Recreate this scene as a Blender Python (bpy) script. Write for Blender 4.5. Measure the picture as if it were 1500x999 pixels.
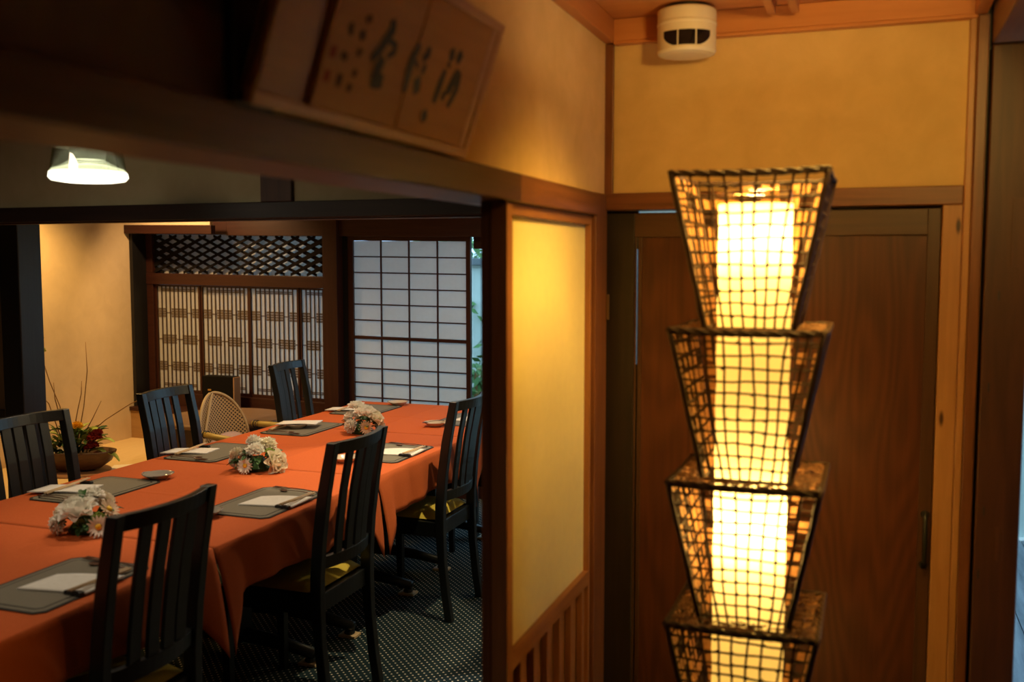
import bpy, math, random
from mathutils import Vector, Matrix
R = random.Random(7)
C = bpy.context.scene.collection
for o in list(bpy.data.objects): bpy.data.objects.remove(o)
PI = math.pi; rad = math.radians

# ---------------------------------------------------------------- camera, sky, lamps, exposure
cd = bpy.data.cameras.new('camera'); cam = bpy.data.objects.new('camera', cd); C.objects.link(cam)
cam.location = (0, 0, 1.62); cam.rotation_euler = (rad(90 - 4.6), 0, rad(19.8))
cd.sensor_width = 36; cd.lens = 1460 / 1500 * 36; cd.clip_start = .05
cd.dof.use_dof = True; cd.dof.focus_distance = 5.0; cd.dof.aperture_fstop = 2.6
S = bpy.context.scene; S.camera = cam
S.view_settings.view_transform = 'Standard'; S.view_settings.look = 'None'
S.view_settings.exposure = 0; S.view_settings.gamma = 1; S.view_settings.use_curve_mapping = False
S.cycles.max_bounces = 10; S.cycles.diffuse_bounces = 5; S.cycles.transparent_max_bounces = 12
S.cycles.caustics_reflective = False; S.cycles.sample_clamp_indirect = 6
w = bpy.data.worlds.new('overcast_sky'); S.world = w; w.use_nodes = True
w.node_tree.nodes['Background'].inputs[0].default_value = (.44, .72, 1.0, 1)
w.node_tree.nodes['Background'].inputs[1].default_value = 3.0

def lamp(name, kind, loc, power, col, radius=.05, rot=(0, 0, 0), cone=None, blend=.3):
    l = bpy.data.lights.new(name, kind); o = bpy.data.objects.new(name, l); C.objects.link(o)
    l.energy = power; l.color = col; o.location = loc; o.rotation_euler = rot
    if kind == 'AREA': l.size = radius
    else: l.shadow_soft_size = radius
    if cone: l.spot_size = rad(cone); l.spot_blend = blend
    return o
WARM = (1, .78, .50); GOLD = (1, .74, .38)
# recessed lamps in the dining room ceiling (behind the low lintel, out of view) and added fill spots
lamp('dining_spot', 'SPOT', (-2.35, 4.7, 2.38), 70, (1, .72, .44), .06, (0, 0, 0), 150, .8)
lamp('dining_spot', 'SPOT', (-2.5, 3.5, 2.38), 28, (1, .72, .42), .05, (0, 0, 0), 145, .8)
lamp('dining_spot', 'SPOT', (-2.35, 1.15, 2.38), 34, (1, .80, .54), .35, (rad(28), 0, 0), 130, .7)  # unseen fill added for the cross plaster, near table and flowers
lamp('aisle_wall_lamp', 'POINT', (-1.02, 4.75, 1.72), 12, (1, .80, .46), .025)
lamp('aisle_downlight', 'SPOT', (-1.12, 3.72, 2.42), 110, (1, .80, .46), .012, (0, rad(25), 0), 34, .25)
lamp('bay_fill', 'SPOT', (-4.55, 5.50, 2.3), 54, (1, .60, .26), .04, (rad(38), 0, 0), 110, .6)  # unseen spot added to warm the slatted window paper
lamp('aisle_downlight', 'SPOT', (-1.18, 2.73, 2.42), 120, (1, .86, .68), .015, (rad(6), 0, 0), 27, .06)
lamp('alcove_downlight', 'SPOT', (-4.70, 4.85, 2.3), 110, (1, .58, .17), .05, (0, 0, 0), 130, .7)
lamp('hall_fill', 'SPOT', (-.06, 2.30, 2.30), 235, (1, .575, .11), .2, (0, rad(20), 0), 96, 1)  # unseen spot added to brighten the paper screen and plaster
lamp('hall_wall_fill', 'SPOT', (.28, 1.35, 2.22), 86, (1, .58, .13), .10, (rad(74), 0, rad(14)), 84, .8)  # made-up spot that lifts the back wall and door
lamp('hall_lamp', 'POINT', (.05, -.9, 2.1), 1.5, (1, .62, .25), .1)
# bulbs of the stacked lantern
for z_, p_ in ((1.685, 7.5), (1.03, 7), (.36, 5.5)):
    lamp('lantern_bulb', 'POINT', (-.247, 2.29, z_), p_, GOLD, .03)

# ---------------------------------------------------------------- helpers
class MB:
    def __init__(s): s.v = []; s.f = []
    def add(s, vs, fs):
        n = len(s.v); s.v += [tuple(p) for p in vs]; s.f += [tuple(i + n for i in q) for q in fs]; return s
    def box(s, x0, x1, y0, y1, z0, z1):
        return s.add([(x0,y0,z0),(x1,y0,z0),(x1,y1,z0),(x0,y1,z0),(x0,y0,z1),(x1,y0,z1),(x1,y1,z1),(x0,y1,z1)],
                     [(0,3,2,1),(4,5,6,7),(0,1,5,4),(1,2,6,5),(2,3,7,6),(3,0,4,7)])
    def loops(s, rings, cap=True, closed=False):
        n = len(rings[0]); vs = [p for r in rings for p in r]; fs = []
        m = len(rings)
        for i in range(m if closed else m - 1):
            a = i * n; b = ((i + 1) % m) * n
            for k in range(n): fs.append((a + k, a + (k + 1) % n, b + (k + 1) % n, b + k))
        if cap and not closed: fs.append(tuple(range(n))[::-1]); fs.append(tuple((m - 1) * n + k for k in range(n)))
        return s.add(vs, fs)
    def tube(s, pts, r, n=6, closed=False, flat=1):
        pts = [Vector(p) for p in pts]; m = len(pts); rings = []
        ref = None
        for i, p in enumerate(pts):
            if closed: t = pts[(i + 1) % m] - pts[i - 1]
            else: t = pts[min(i + 1, m - 1)] - pts[max(i - 1, 0)]
            t.normalize()
            if ref is None:
                ref = Vector((0, 0, 1)) if abs(t.z) < .9 else Vector((1, 0, 0))
            a = (ref - t * ref.dot(t)).normalized(); ref = a; b = t.cross(a)
            rr = r[i] if isinstance(r, (list, tuple)) else r
            rings.append([p + (a * math.cos(2*PI*k/n) * flat + b * math.sin(2*PI*k/n)) * rr for k in range(n)])
        return s.loops(rings, not closed, closed)
    def lathe(s, prof, n=24, c=(0, 0, 0), sx=1, sy=1, cap=True):
        rings = [[(c[0] + r*sx*math.cos(2*PI*k/n), c[1] + r*sy*math.sin(2*PI*k/n), c[2] + z) for k in range(n)] for r, z in prof]
        return s.loops(rings, cap)
    def grid(s, fn, nu, nv):
        vs = [fn(i / nu, j / nv) for i in range(nu + 1) for j in range(nv + 1)]
        return s.add(vs, [(i*(nv+1)+j, (i+1)*(nv+1)+j, (i+1)*(nv+1)+j+1, i*(nv+1)+j+1) for i in range(nu) for j in range(nv)])
    def prism(s, poly, z0, z1):
        n = len(poly)
        return s.add([(x, y, z0) for x, y in poly] + [(x, y, z1) for x, y in poly],
                     [tuple(range(n))[::-1], tuple(range(n, 2*n))] + [(k, (k+1) % n, n+(k+1) % n, n+k) for k in range(n)])
    def xf(s, M): s.v = [tuple(M @ Vector(p)) for p in s.v]; return s
    def mesh(s, name, m):
        me = bpy.data.meshes.new(name); me.from_pydata(s.v, [], s.f); me.validate(); me.update()
        me.materials.append(m); return me
    def build(s, name, m, parent=None, bevel=0, smooth=False, solid=0, sub=0):
        me = s.mesh(name, m)
        return put(name, me, parent, bevel=bevel, smooth=smooth, solid=solid, sub=sub)

def put(name, me, parent=None, loc=(0, 0, 0), rot=(0, 0, 0), bevel=0, smooth=False, solid=0, sub=0):
    o = bpy.data.objects.new(name, me); C.objects.link(o); o.parent = parent; o.location = loc; o.rotation_euler = rot
    if smooth:
        for p in me.polygons: p.use_smooth = True
    if solid:
        d = o.modifiers.new('solid', 'SOLIDIFY'); d.thickness = solid; d.offset = 0
    if bevel:
        d = o.modifiers.new('bevel', 'BEVEL'); d.width = bevel; d.segments = 2; d.limit_method = 'ANGLE'; d.angle_limit = rad(40)
    if sub:
        d = o.modifiers.new('sub', 'SUBSURF'); d.levels = sub; d.render_levels = sub
    return o
def tag(o, label, cat, group=None):
    o['label'] = label; o['category'] = cat
    if group: o['group'] = group
    return o
def thing(name, label, cat, loc=(0, 0, 0), rz=0, group=None):
    o = bpy.data.objects.new(name, None); C.objects.link(o); o.location = loc; o.rotation_euler = (0, 0, rz)
    o.empty_display_size = .05
    return tag(o, label, cat, group)
def struct(o): o['kind'] = 'structure'; return o
def sbox(name, m, *b, bevel=.002): return struct(MB().box(*b).build(name, m, None, bevel))
def pbox(name, m, parent, *b, bevel=.0015): return MB().box(*b).build(name, m, parent, bevel)
def dup(root, loc, rz, label, group=None):
    r = root.copy(); C.objects.link(r); r.location = loc; r.rotation_euler = (0, 0, rz); r['label'] = label
    if group: r['group'] = group
    for ch in list(root.children):
        c = ch.copy(); C.objects.link(c); c.parent = r
        for g in ch.children:
            d = g.copy(); C.objects.link(d); d.parent = c
    return r

# ---------------------------------------------------------------- materials
def new(name):
    m = bpy.data.materials.new(name); m.use_nodes = True; n = m.node_tree
    return m, n, n.nodes['Principled BSDF'], n.links.new
def plain(name, col, rough=.5, metal=0, spec=None, coat=0):
    m, n, b, L = new(name); b.inputs['Base Color'].default_value = (*col, 1); b.inputs['Roughness'].default_value = rough
    b.inputs['Metallic'].default_value = metal
    if spec is not None: b.inputs['Specular IOR Level'].default_value = spec
    if coat: b.inputs['Coat Weight'].default_value = coat
    return m
def noisy(name, c1, c2, scale=(20, 20, 20), rough=.7, detail=5, bump=.1, lo=.3, hi=.7, spec=.3, knots=None, coat=0):
    m, n, b, L = new(name); N = n.nodes.new
    tc = N('ShaderNodeTexCoord'); mp = N('ShaderNodeMapping'); mp.inputs['Scale'].default_value = scale
    oi = N('ShaderNodeObjectInfo'); mu = N('ShaderNodeVectorMath'); mu.operation = 'MULTIPLY_ADD'
    mu.inputs[1].default_value = (7, 11, 5)
    L(oi.outputs['Random'], mu.inputs[0]); L(tc.outputs['Object'], mp.inputs[0]); L(mp.outputs[0], mu.inputs[2])
    no = N('ShaderNodeTexNoise'); no.inputs['Scale'].default_value = 1; no.inputs['Detail'].default_value = detail
    no.inputs['Roughness'].default_value = .6; no.inputs['Distortion'].default_value = .4
    L(mu.outputs[0], no.inputs[0])
    r = N('ShaderNodeValToRGB'); r.color_ramp.elements[0].color = (*c1, 1); r.color_ramp.elements[1].color = (*c2, 1)
    r.color_ramp.elements[0].position = lo; r.color_ramp.elements[1].position = hi
    L(no.outputs[0], r.inputs[0]); out = r.outputs[0]
    if knots:
        vm = N('ShaderNodeMapping'); vm.inputs['Scale'].default_value = knots
        L(tc.outputs['Object'], vm.inputs[0])
        vo = N('ShaderNodeTexVoronoi'); vo.inputs['Scale'].default_value = 1; L(vm.outputs[0], vo.inputs[0])
        kr = N('ShaderNodeValToRGB'); kr.color_ramp.elements[0].position = .05; kr.color_ramp.elements[1].position = .11
        kr.color_ramp.elements[0].color = (.12, .08, .05, 1); kr.color_ramp.elements[1].color = (1, 1, 1, 1)
        L(vo.outputs['Distance'], kr.inputs[0])
        mx = N('ShaderNodeMix'); mx.data_type = 'RGBA'; mx.blend_type = 'MULTIPLY'; mx.inputs[0].default_value = 1
        L(out, mx.inputs[6]); L(kr.outputs[0], mx.inputs[7]); out = mx.outputs[2]
    L(out, b.inputs['Base Color']); b.inputs['Roughness'].default_value = rough
    b.inputs['Specular IOR Level'].default_value = spec
    if coat: b.inputs['Coat Weight'].default_value = coat
    if bump:
        bp = N('ShaderNodeBump'); bp.inputs['Strength'].default_value = bump; bp.inputs['Distance'].default_value = .01
        L(no.outputs[0], bp.inputs['Height']); L(bp.outputs[0], b.inputs['Normal'])
    return m
def wood(name, c1, c2, axis='z', rough=.45, f=60, g=3, bump=.06, spec=.4, knots=None, coat=0):
    sc = {'x': (g, f, f), 'y': (f, g, f), 'z': (f, f, g)}[axis]
    return noisy(name, c1, c2, sc, rough, 6, bump, .25, .75, spec, knots, coat)
def door_wood():
    m, n, b, L = new('flamed_cypress'); N = n.nodes.new
    tc = N('ShaderNodeTexCoord'); mp = N('ShaderNodeMapping'); mp.inputs['Scale'].default_value = (3.2, 3.2, .5)
    L(tc.outputs['Object'], mp.inputs[0])
    no = N('ShaderNodeTexNoise'); no.inputs['Scale'].default_value = 1.1; no.inputs['Detail'].default_value = 1.5
    L(mp.outputs[0], no.inputs[0])
    ml = N('ShaderNodeMath'); ml.operation = 'MULTIPLY'; ml.inputs[1].default_value = 34; L(no.outputs[0], ml.inputs[0])
    fr = N('ShaderNodeMath'); fr.operation = 'SINE'; 
    m2 = N('ShaderNodeMath'); m2.operation = 'MULTIPLY'; m2.inputs[1].default_value = 6.283; L(ml.outputs[0], m2.inputs[0]); L(m2.outputs[0], fr.inputs[0])
    f2 = N('ShaderNodeTexNoise'); mp2 = N('ShaderNodeMapping'); mp2.inputs['Scale'].default_value = (90, 90, 4)
    L(tc.outputs['Object'], mp2.inputs[0]); L(mp2.outputs[0], f2.inputs[0]); f2.inputs['Scale'].default_value = 1
    ad = N('ShaderNodeMath'); ad.operation = 'MULTIPLY_ADD'; ad.inputs[1].default_value = .22; L(fr.outputs[0], ad.inputs[0]); L(f2.outputs[0], ad.inputs[2])
    r = N('ShaderNodeValToRGB'); r.color_ramp.elements[0].color = (.058, .0165, .006, 1); r.color_ramp.elements[1].color = (.092, .027, .009, 1)
    r.color_ramp.elements[0].position = .15; r.color_ramp.elements[1].position = .85
    L(ad.outputs[0], r.inputs[0]); L(r.outputs[0], b.inputs['Base Color']); b.inputs['Roughness'].default_value = .42
    b.inputs['Specular IOR Level'].default_value = .35
    return m
def paper(name, col, tr=.5, tcol=None):
    m = bpy.data.materials.new(name); m.use_nodes = True; n = m.node_tree; n.nodes.clear(); N = n.nodes.new; L = n.links.new
    o = N('ShaderNodeOutputMaterial'); d = N('ShaderNodeBsdfDiffuse'); t = N('ShaderNodeBsdfTranslucent'); x = N('ShaderNodeMixShader')
    tc = N('ShaderNodeTexCoord'); no = N('ShaderNodeTexNoise'); no.inputs['Scale'].default_value = 30; no.inputs['Detail'].default_value = 6
    L(tc.outputs['Object'], no.inputs[0])
    r = N('ShaderNodeValToRGB'); r.color_ramp.elements[0].color = (*[c * .9 for c in col], 1); r.color_ramp.elements[1].color = (*col, 1)
    L(no.outputs[0], r.inputs[0]); L(r.outputs[0], d.inputs[0])
    if tcol: t.inputs[0].default_value = (*tcol, 1)
    else: L(r.outputs[0], t.inputs[0])
    x.inputs[0].default_value = tr; L(d.outputs[0], x.inputs[1]); L(t.outputs[0], x.inputs[2]); L(x.outputs[0], o.inputs[0])
    return m
def glass(name, col=(1, 1, 1), gl=.08):
    m = bpy.data.materials.new(name); m.use_nodes = True; n = m.node_tree; n.nodes.clear(); N = n.nodes.new; L = n.links.new
    o = N('ShaderNodeOutputMaterial'); t = N('ShaderNodeBsdfTransparent'); g = N('ShaderNodeBsdfGlossy'); x = N('ShaderNodeMixShader')
    t.inputs[0].default_value = (*col, 1); g.inputs['Roughness'].default_value = .02; x.inputs[0].default_value = gl
    L(t.outputs[0], x.inputs[1]); L(g.outputs[0], x.inputs[2]); L(x.outputs[0], o.inputs[0]); return m
def emit(name, col, st):
    m, n, b, L = new(name); b.inputs['Emission Color'].default_value = (*col, 1); b.inputs['Emission Strength'].default_value = st
    b.inputs['Base Color'].default_value = (*col, 1); return m
def tube_mat():
    m = paper('lit_paper', (.9, .80, .50), .62, (.95, .80, .40)); n = m.node_tree; N = n.nodes.new; L = n.links.new
    e = N('ShaderNodeEmission'); e.inputs[0].default_value = (1, .54, .06, 1); e.inputs[1].default_value = .115
    a = N('ShaderNodeAddShader'); o = n.nodes['Material Output']; src = o.inputs[0].links[0].from_socket
    L(src, a.inputs[0]); L(e.outputs[0], a.inputs[1]); L(a.outputs[0], o.inputs[0]); return m
def carpet_mat():
    m, n, b, L = new('dotted_carpet'); N = n.nodes.new
    tc = N('ShaderNodeTexCoord'); mp = N('ShaderNodeMapping'); mp.inputs['Scale'].default_value = (42, 42, 42); mp.inputs['Rotation'].default_value = (0, 0, rad(45))
    L(tc.outputs['Object'], mp.inputs[0])
    vo = N('ShaderNodeTexVoronoi'); vo.inputs['Scale'].default_value = 1; vo.inputs['Randomness'].default_value = 0
    vo.voronoi_dimensions = '2D'; L(mp.outputs[0], vo.inputs[0])
    r = N('ShaderNodeValToRGB'); r.color_ramp.elements[0].color = (.72, .63, .50, 1); r.color_ramp.elements[1].color = (.011, .024, .029, 1)
    r.color_ramp.elements[0].position = .12; r.color_ramp.elements[1].position = .18
    L(vo.outputs['Distance'], r.inputs[0]); L(r.outputs[0], b.inputs['Base Color']); b.inputs['Roughness'].default_value = .95
    b.inputs['Specular IOR Level'].default_value = .1
    return m
def weave_mat():
    m, n, b, L = new('woven_rattan'); N = n.nodes.new
    tc = N('ShaderNodeTexCoord'); mp = N('ShaderNodeMapping'); mp.inputs['Scale'].default_value = (62, 62, 62); mp.inputs['Rotation'].default_value = (0, 0, rad(45))
    L(tc.outputs['UV'], mp.inputs[0])
    vo = N('ShaderNodeTexVoronoi'); vo.inputs['Scale'].default_value = 1; vo.inputs['Randomness'].default_value = 0; vo.voronoi_dimensions = '2D'
    L(mp.outputs[0], vo.inputs[0])
    r = N('ShaderNodeValToRGB'); r.color_ramp.elements[0].color = (.035, .022, .012, 1); r.color_ramp.elements[1].color = (.46, .31, .14, 1)
    r.color_ramp.elements[0].position = .30; r.color_ramp.elements[1].position = .38
    L(vo.outputs['Distance'], r.inputs[0]); L(r.outputs[0], b.inputs['Base Color']); b.inputs['Roughness'].default_value = .6
    return m
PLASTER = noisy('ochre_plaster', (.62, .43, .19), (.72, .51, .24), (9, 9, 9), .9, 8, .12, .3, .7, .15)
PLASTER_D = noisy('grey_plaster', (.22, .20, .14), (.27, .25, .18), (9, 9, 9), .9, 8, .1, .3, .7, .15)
PLASTER_A = noisy('alcove_plaster', (.62, .48, .30), (.70, .55, .35), (7, 7, 7), .9, 8, .1, .3, .7, .15)
BEAM_Y = wood('old_beam_y', (.10, .034, .014), (.22, .080, .032), 'y', .38)
BEAM_X = wood('old_beam_x', (.10, .034, .014), (.22, .080, .032), 'x', .4)
POST = wood('old_post', (.10, .034, .014), (.22, .080, .032), 'z', .4)
BLACKW = wood('black_stained_wood', (.006, .006, .007), (.012, .011, .011), 'z', .42)
PINE = wood('pine_jamb', (.33, .15, .055), (.46, .23, .09), 'z', .42, knots=(14, 3, 4))
CEILW = wood('ceiling_cedar', (.50, .19, .055), (.60, .25, .08), 'x', .5, f=40)
CEILY = wood('ceiling_cedar_y', (.40, .145, .045), (.48, .19, .06), 'y', .5, f=40)
OLDPOST = wood('mortised_post', (.045, .016, .008), (.095, .034, .016), 'z', .45, f=40)
REDW = wood('red_brown_lattice_wood', (.024, .0065, .004), (.048, .014, .0085), 'z', .45)
REDX = wood('red_brown_rail_wood', (.024, .0065, .004), (.048, .014, .0085), 'x', .45)
DOORW = door_wood()
DSTILE = wood('door_stile', (.045, .018, .008), (.08, .033, .013), 'z', .42)
DRAIL = wood('door_rail', (.05, .02, .008), (.085, .035, .013), 'x', .42)
SHOJI_P = paper('shoji_paper', (.80, .80, .78), .55)
SCREEN_P = paper('screen_paper', (.92, .79, .40), .14)
CARPET = carpet_mat(); WEAVE = weave_mat(); TUBE = tube_mat()
RATTAN = noisy('dark_rattan', (.022, .010, .005), (.055, .025, .011), (60, 60, 60), .6, 4, .2)
SPLINT = noisy('pale_splint', (.34, .16, .065), (.56, .29, .12), (40, 40, 40), .6, 4, .2)
TWIG = noisy('twig_weave', (.10, .045, .018), (.24, .11, .045), (60, 60, 60), .6, 4, .2)
CHAIRW = wood('black_brown_chair', (.0045, .006, .0065), (.009, .0105, .0105), 'z', .35, spec=.5)
OLIVE = noisy('olive_cushion', (.58, .43, .05), (.66, .50, .07), (90, 90, 90), .85, 4, .1)
CLOTH = noisy('rust_tablecloth', (.57, .12, .032), (.62, .138, .040), (160, 160, 160), .85, 3, .06, spec=.15)
MATD = plain('mat_edge', (.012, .012, .010), .7)
MATG = noisy('grey_vinyl', (.19, .175, .135), (.22, .20, .16), (180, 180, 180), .55, 3, .05)
NAPKIN = noisy('white_napkin', (.78, .76, .72), (.85, .83, .80), (60, 60, 60), .9, 4, .1)
BRONZE = plain('bronze_cutlery', (.16, .085, .06), .35, .6)
STICK = wood('pale_chopstick', (.55, .38, .20), (.66, .47, .27), 'y', .5)
GLAZEG = plain('grey_glaze', (.33, .31, .28), .12, coat=.5)
GLAZEC = plain('cream_glaze', (.62, .52, .42), .2, coat=.4)
BRASS = plain('brass', (.7, .48, .18), .3, 1)
STEEL = plain('steel', (.5, .5, .5), .3, 1)
BLACKM = plain('black_metal', (.012, .013, .014), .4)
PETALW = paper('white_petal', (.97, .95, .88), .28)
PETALC = paper('cream_petal', (.95, .90, .74), .28)
PETALP = paper('peach_petal', (.90, .74, .56), .35)
GREEN = noisy('leaf_green', (.018, .055, .016), (.04, .105, .025), (30, 30, 30), .5, 3, 0)
LIME = noisy('lime_green', (.30, .40, .08), (.42, .52, .14), (30, 30, 30), .6, 3, 0)
YELLOW = plain('yellow_petal', (.85, .50, .02), .6)
CRIMSON = noisy('crimson_bloom', (.20, .012, .012), (.36, .03, .02), (200, 200, 200), .8, 3, .3)
DETECT = plain('cream_plastic', (.74, .66, .48), .45)
LENS = plain('dark_lens', (.006, .006, .007), .08)
INK = plain('sumi_ink', (.012, .010, .010), .7)
SEAL = plain('red_seal', (.30, .05, .02), .8)
TABLETW = wood('tablet_board', (.34, .145, .04), (.44, .20, .06), 'y', .5, f=40)
TABLETP = noisy('tablet_face', (.46, .22, .055), (.54, .27, .075), (14, 3, 40), .6, 5, .04)
FROST = glass('lamp_glass', (.62, .68, .50), .34)
CLEAR = glass('window_glass', (.92, .96, .95), .06)
TATAMI = noisy('tatami_mat', (.60, .44, .22), (.70, .52, .27), (160, 6, 30), .8, 4, .1)
BLUEDECK = wood('weathered_deck', (.06, .085, .11), (.30, .36, .42), 'y', .35, f=26, g=2)
BAMBOO = noisy('yellow_bamboo', (.40, .28, .06), (.50, .36, .10), (20, 20, 20), .4, 3, 0)
PINKC = noisy('pink_cushion', (.60, .38, .30), (.68, .45, .36), (90, 90, 90), .9, 3, .1)
BOWLW = wood('dark_bowl', (.05, .024, .014), (.11, .055, .03), 'x', .4)
PAPERW = noisy('rice_paper', (.72, .66, .54), (.80, .74, .62), (30, 30, 30), .9, 3, .05)
BARK = noisy('twig_bark', (.16, .085, .03), (.26, .14, .05), (60, 60, 60), .8, 3, .1)

# ---------------------------------------------------------------- hallway shell
XW = -.749; YD = 2.90
sbox('floor', wood('hall_boards', (.06, .03, .015), (.12, .06, .03), 'y', .3), -.85, .6, -1.6, 3.0, -.06, 0)
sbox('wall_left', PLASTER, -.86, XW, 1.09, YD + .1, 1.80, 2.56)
sbox('wall_left', noisy('shaded_plaster', (.16, .11, .08), (.20, .14, .10), (9, 9, 9), .9, 8, .12, .3, .7, .15), -.86, XW - .002, -1.55, 1.09, 1.80, 2.56)  # dim end of the wall: its shade is put into the plaster colour
sbox('wall_back', PLASTER, XW, .24, YD, YD + .1, 1.80, 2.42)
sbox('wall_rear', PLASTER_D, -.96, .75, -1.6, -1.5, -.05, 2.56)
sbox('wall_rear_left', PLASTER_D, -.96, -.86, -1.6, -1.0, 0, 2.5, bevel=0)
sbox('wall_right', OLDPOST, .45, .55, -1.5, 2.80, 0, 2.42)
sbox('sky_block_over_post', BLACKW, .24, .9, 2.93, 2.97, 2.17, 2.7, bevel=0)  # black box added above the post to shut out the sky
sbox('trim_36', BLACKW, .255, .290, 2.94, 2.97, 0, 2.3, bevel=0)  # black strip added behind the gap to block sky light
# ceiling: one object per board, seams recessed
y = -1.5; k = 0
while y < 2.9:
    y1 = min(y + .288, 2.96)
    o = sbox('ceiling', CEILW, -.80, .75, y + .0015, y1 - .0015, 2.315 + .002 * (k % 2), 2.335, bevel=.002); y = y1; k += 1
for n_, x in enumerate((-.272, -.212)):
    sbox('trim_%d' % (1 + n_), CEILY, x - .011, x + .011, -1.5, 2.825, 2.282, 2.3155)
sbox('trim_3', CEILY, XW, XW + .03, -1.5, YD - .03, 2.250, 2.316)
sbox('trim_4', CEILW, XW, .24, YD - .03, YD, 2.252, 2.316)
sbox('trim_5', CEILW, XW + .03, .24, YD - .034, YD - .002, 2.244, 2.2515, bevel=.001)
# long lintel over the opening, two lengths butted at the seam
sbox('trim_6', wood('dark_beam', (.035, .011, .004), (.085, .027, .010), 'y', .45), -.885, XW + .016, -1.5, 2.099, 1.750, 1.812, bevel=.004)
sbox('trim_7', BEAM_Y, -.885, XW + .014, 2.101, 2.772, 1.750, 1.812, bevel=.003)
sbox('trim_8', BEAM_X, XW - .01, .222, YD - .016, YD + .09, 1.768, 1.818, bevel=.003)       # lintel over the door
sbox('trim_9', POST, -.84, XW + .006, 2.774, YD, 0, 1.815, bevel=.003)                      # corner post
sbox('trim_10', POST, XW - .01, XW + .024, YD - .014, YD + .02, 1.815, 2.25)                # slim corner post above
sbox('trim_11', BLACKW, XW - .02, XW + .014, 1.048, 1.132, 1.812, 2.25)                     # dark stud beside the tablet
sbox('trim_12', POST, -.812, -.789, 2.052, 2.774, 0, 1.750)                                 # rear track panel's edge
sbox('trim_13', BLACKW, -.789, -.786, 2.08, 2.774, 0, 1.750, bevel=0)
sbox('trim_14', PINE, .173, .2215, YD - .01, YD + .07, 0, 1.768)                            # pine jamb
sbox('trim_15', PINE, .2225, .240, YD - .02, YD + .07, 0, 2.25, bevel=.003)
sbox('trim_16', POST, .2405, .268, YD - .035, YD + .07, 0, 2.25, bevel=.003)
sbox('trim_17', CEILY, .232, .262, -1.5, YD - .036, 2.25, 2.316)
sbox('trim_18', wood('side_beam', (.13, .055, .022), (.20, .085, .035), 'y', .55), .274, .62, -1.5, 2.855, 2.172, 2.40, bevel=.004)                      # beam along the right
post = thing('timber_post', 'dark mortised timber post at the right edge of the photo', 'post', (.32, 2.92, 0))
pbox('shaft', OLDPOST, post, -.044, .062, -.06, .06, 0, 2.172, bevel=.004)
for zx, zz, h in ((.012, 1.53, .012), (-.004, 1.29, .012), (-.004, .96, .012), (-.012, .79, .012)):
    pbox('mortise', BLACKM, post, -.02 + zx - .002, -.02 + zx + .002, -.0608, -.05, zz - h, zz + h, bevel=0)
pbox('patch', wood('patch_wood', (.055, .020, .010), (.11, .040, .018), 'z', .45), post, .006, .024, -.0612, -.05, .83, .92, bevel=.0008)
pbox('patch', bpy.data.materials['patch_wood'], post, .016, .058, -.0612, -.05, 1.60, 1.78, bevel=.0008)

# ---------------------------------------------------------------- sliding wooden door
door = struct(thing('door_1', '', '', (0, YD + .022, 0)))
for k_ in ('label', 'category'): del door[k_]
pbox('stile', wood('shaded_stile', (.012, .008, .006), (.028, .016, .01), 'z', .4), door, -.752, -.664, -.006, .03, .01, 1.760)  # shadow on the left stile is put into its darker wood colour
pbox('gap_block', BLACKM, door, .15, .20, .031, .05, .01, 1.79, bevel=0)  # this and the black strips below are added to block daylight in door gaps
pbox('stile', DSTILE, door, .139, .171, -.006, .03, .01, 1.762)
pbox('gap_block', BLACKM, door, -.76, -.66, .031, .05, .01, 1.79, bevel=0)
pbox('gap_block', BLACKM, door, -.50, .15, .031, .05, 1.74, 1.79, bevel=0)
pbox('rail', DRAIL, door, -.664, .139, -.004, .028, 1.69, 1.761)
pbox('rail', DRAIL, door, -.664, .139, -.004, .028, .01, .12)
MB().box(-.6535, .139, .006, .02, .12, 1.69).build('panel', DOORW, door)
pbox('edge_strip', DSTILE, door, -.6535, -.642, .001, .006, .12, 1.69, bevel=.001)
pbox('edge_strip', DSTILE, door, -.664, -.6585, .001, .02, .12, 1.69, bevel=.001)
pbox('crack_filler', BLACKM, door, -.6585, -.6535, .004, .02, 1.655, 1.69, bevel=0)
pbox('crack_filler', BLACKM, door, -.6585, -.6535, .008, .02, .12, 1.31, bevel=0)  # black strip added to keep daylight out of the lower crack
hm = MB(); hm.tube([(.156, -.007, .93), (.156, -.02, .915), (.157, -.024, .855), (.157, -.02, .795), (.157, -.007, .78)], [.006, .006, .0075, .006, .006], 8)
h_ = hm.build('pull_handle', BLACKM, door, smooth=True)
pm = MB()
for z_ in (.925, .785): pm.lathe([(.001, 0), (.011, 0), (.011, .004), (.001, .004)], 12, (0, 0, 0))
for z_, nm in ((.925, 'handle_plate'), (.785, 'handle_plate')):
    q = MB().lathe([(.001, 0), (.012, 0), (.010, .004), (.001, .004)], 12); q.xf(Matrix.Translation((.156, -.006, z_)) @ Matrix.Rotation(rad(90), 4, 'X')); q.build(nm, BLACKM, door)
hg = thing('brass_catch', 'small tarnished latch plate on the corner post beside the door', 'latch', (XW + .013, 2.893, 1.49))
MB().box(-.006, .002, -.006, .006, -.045, .03).build('plate', plain('tarnished', (.20, .11, .05), .5, .6), hg, .001)

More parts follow.
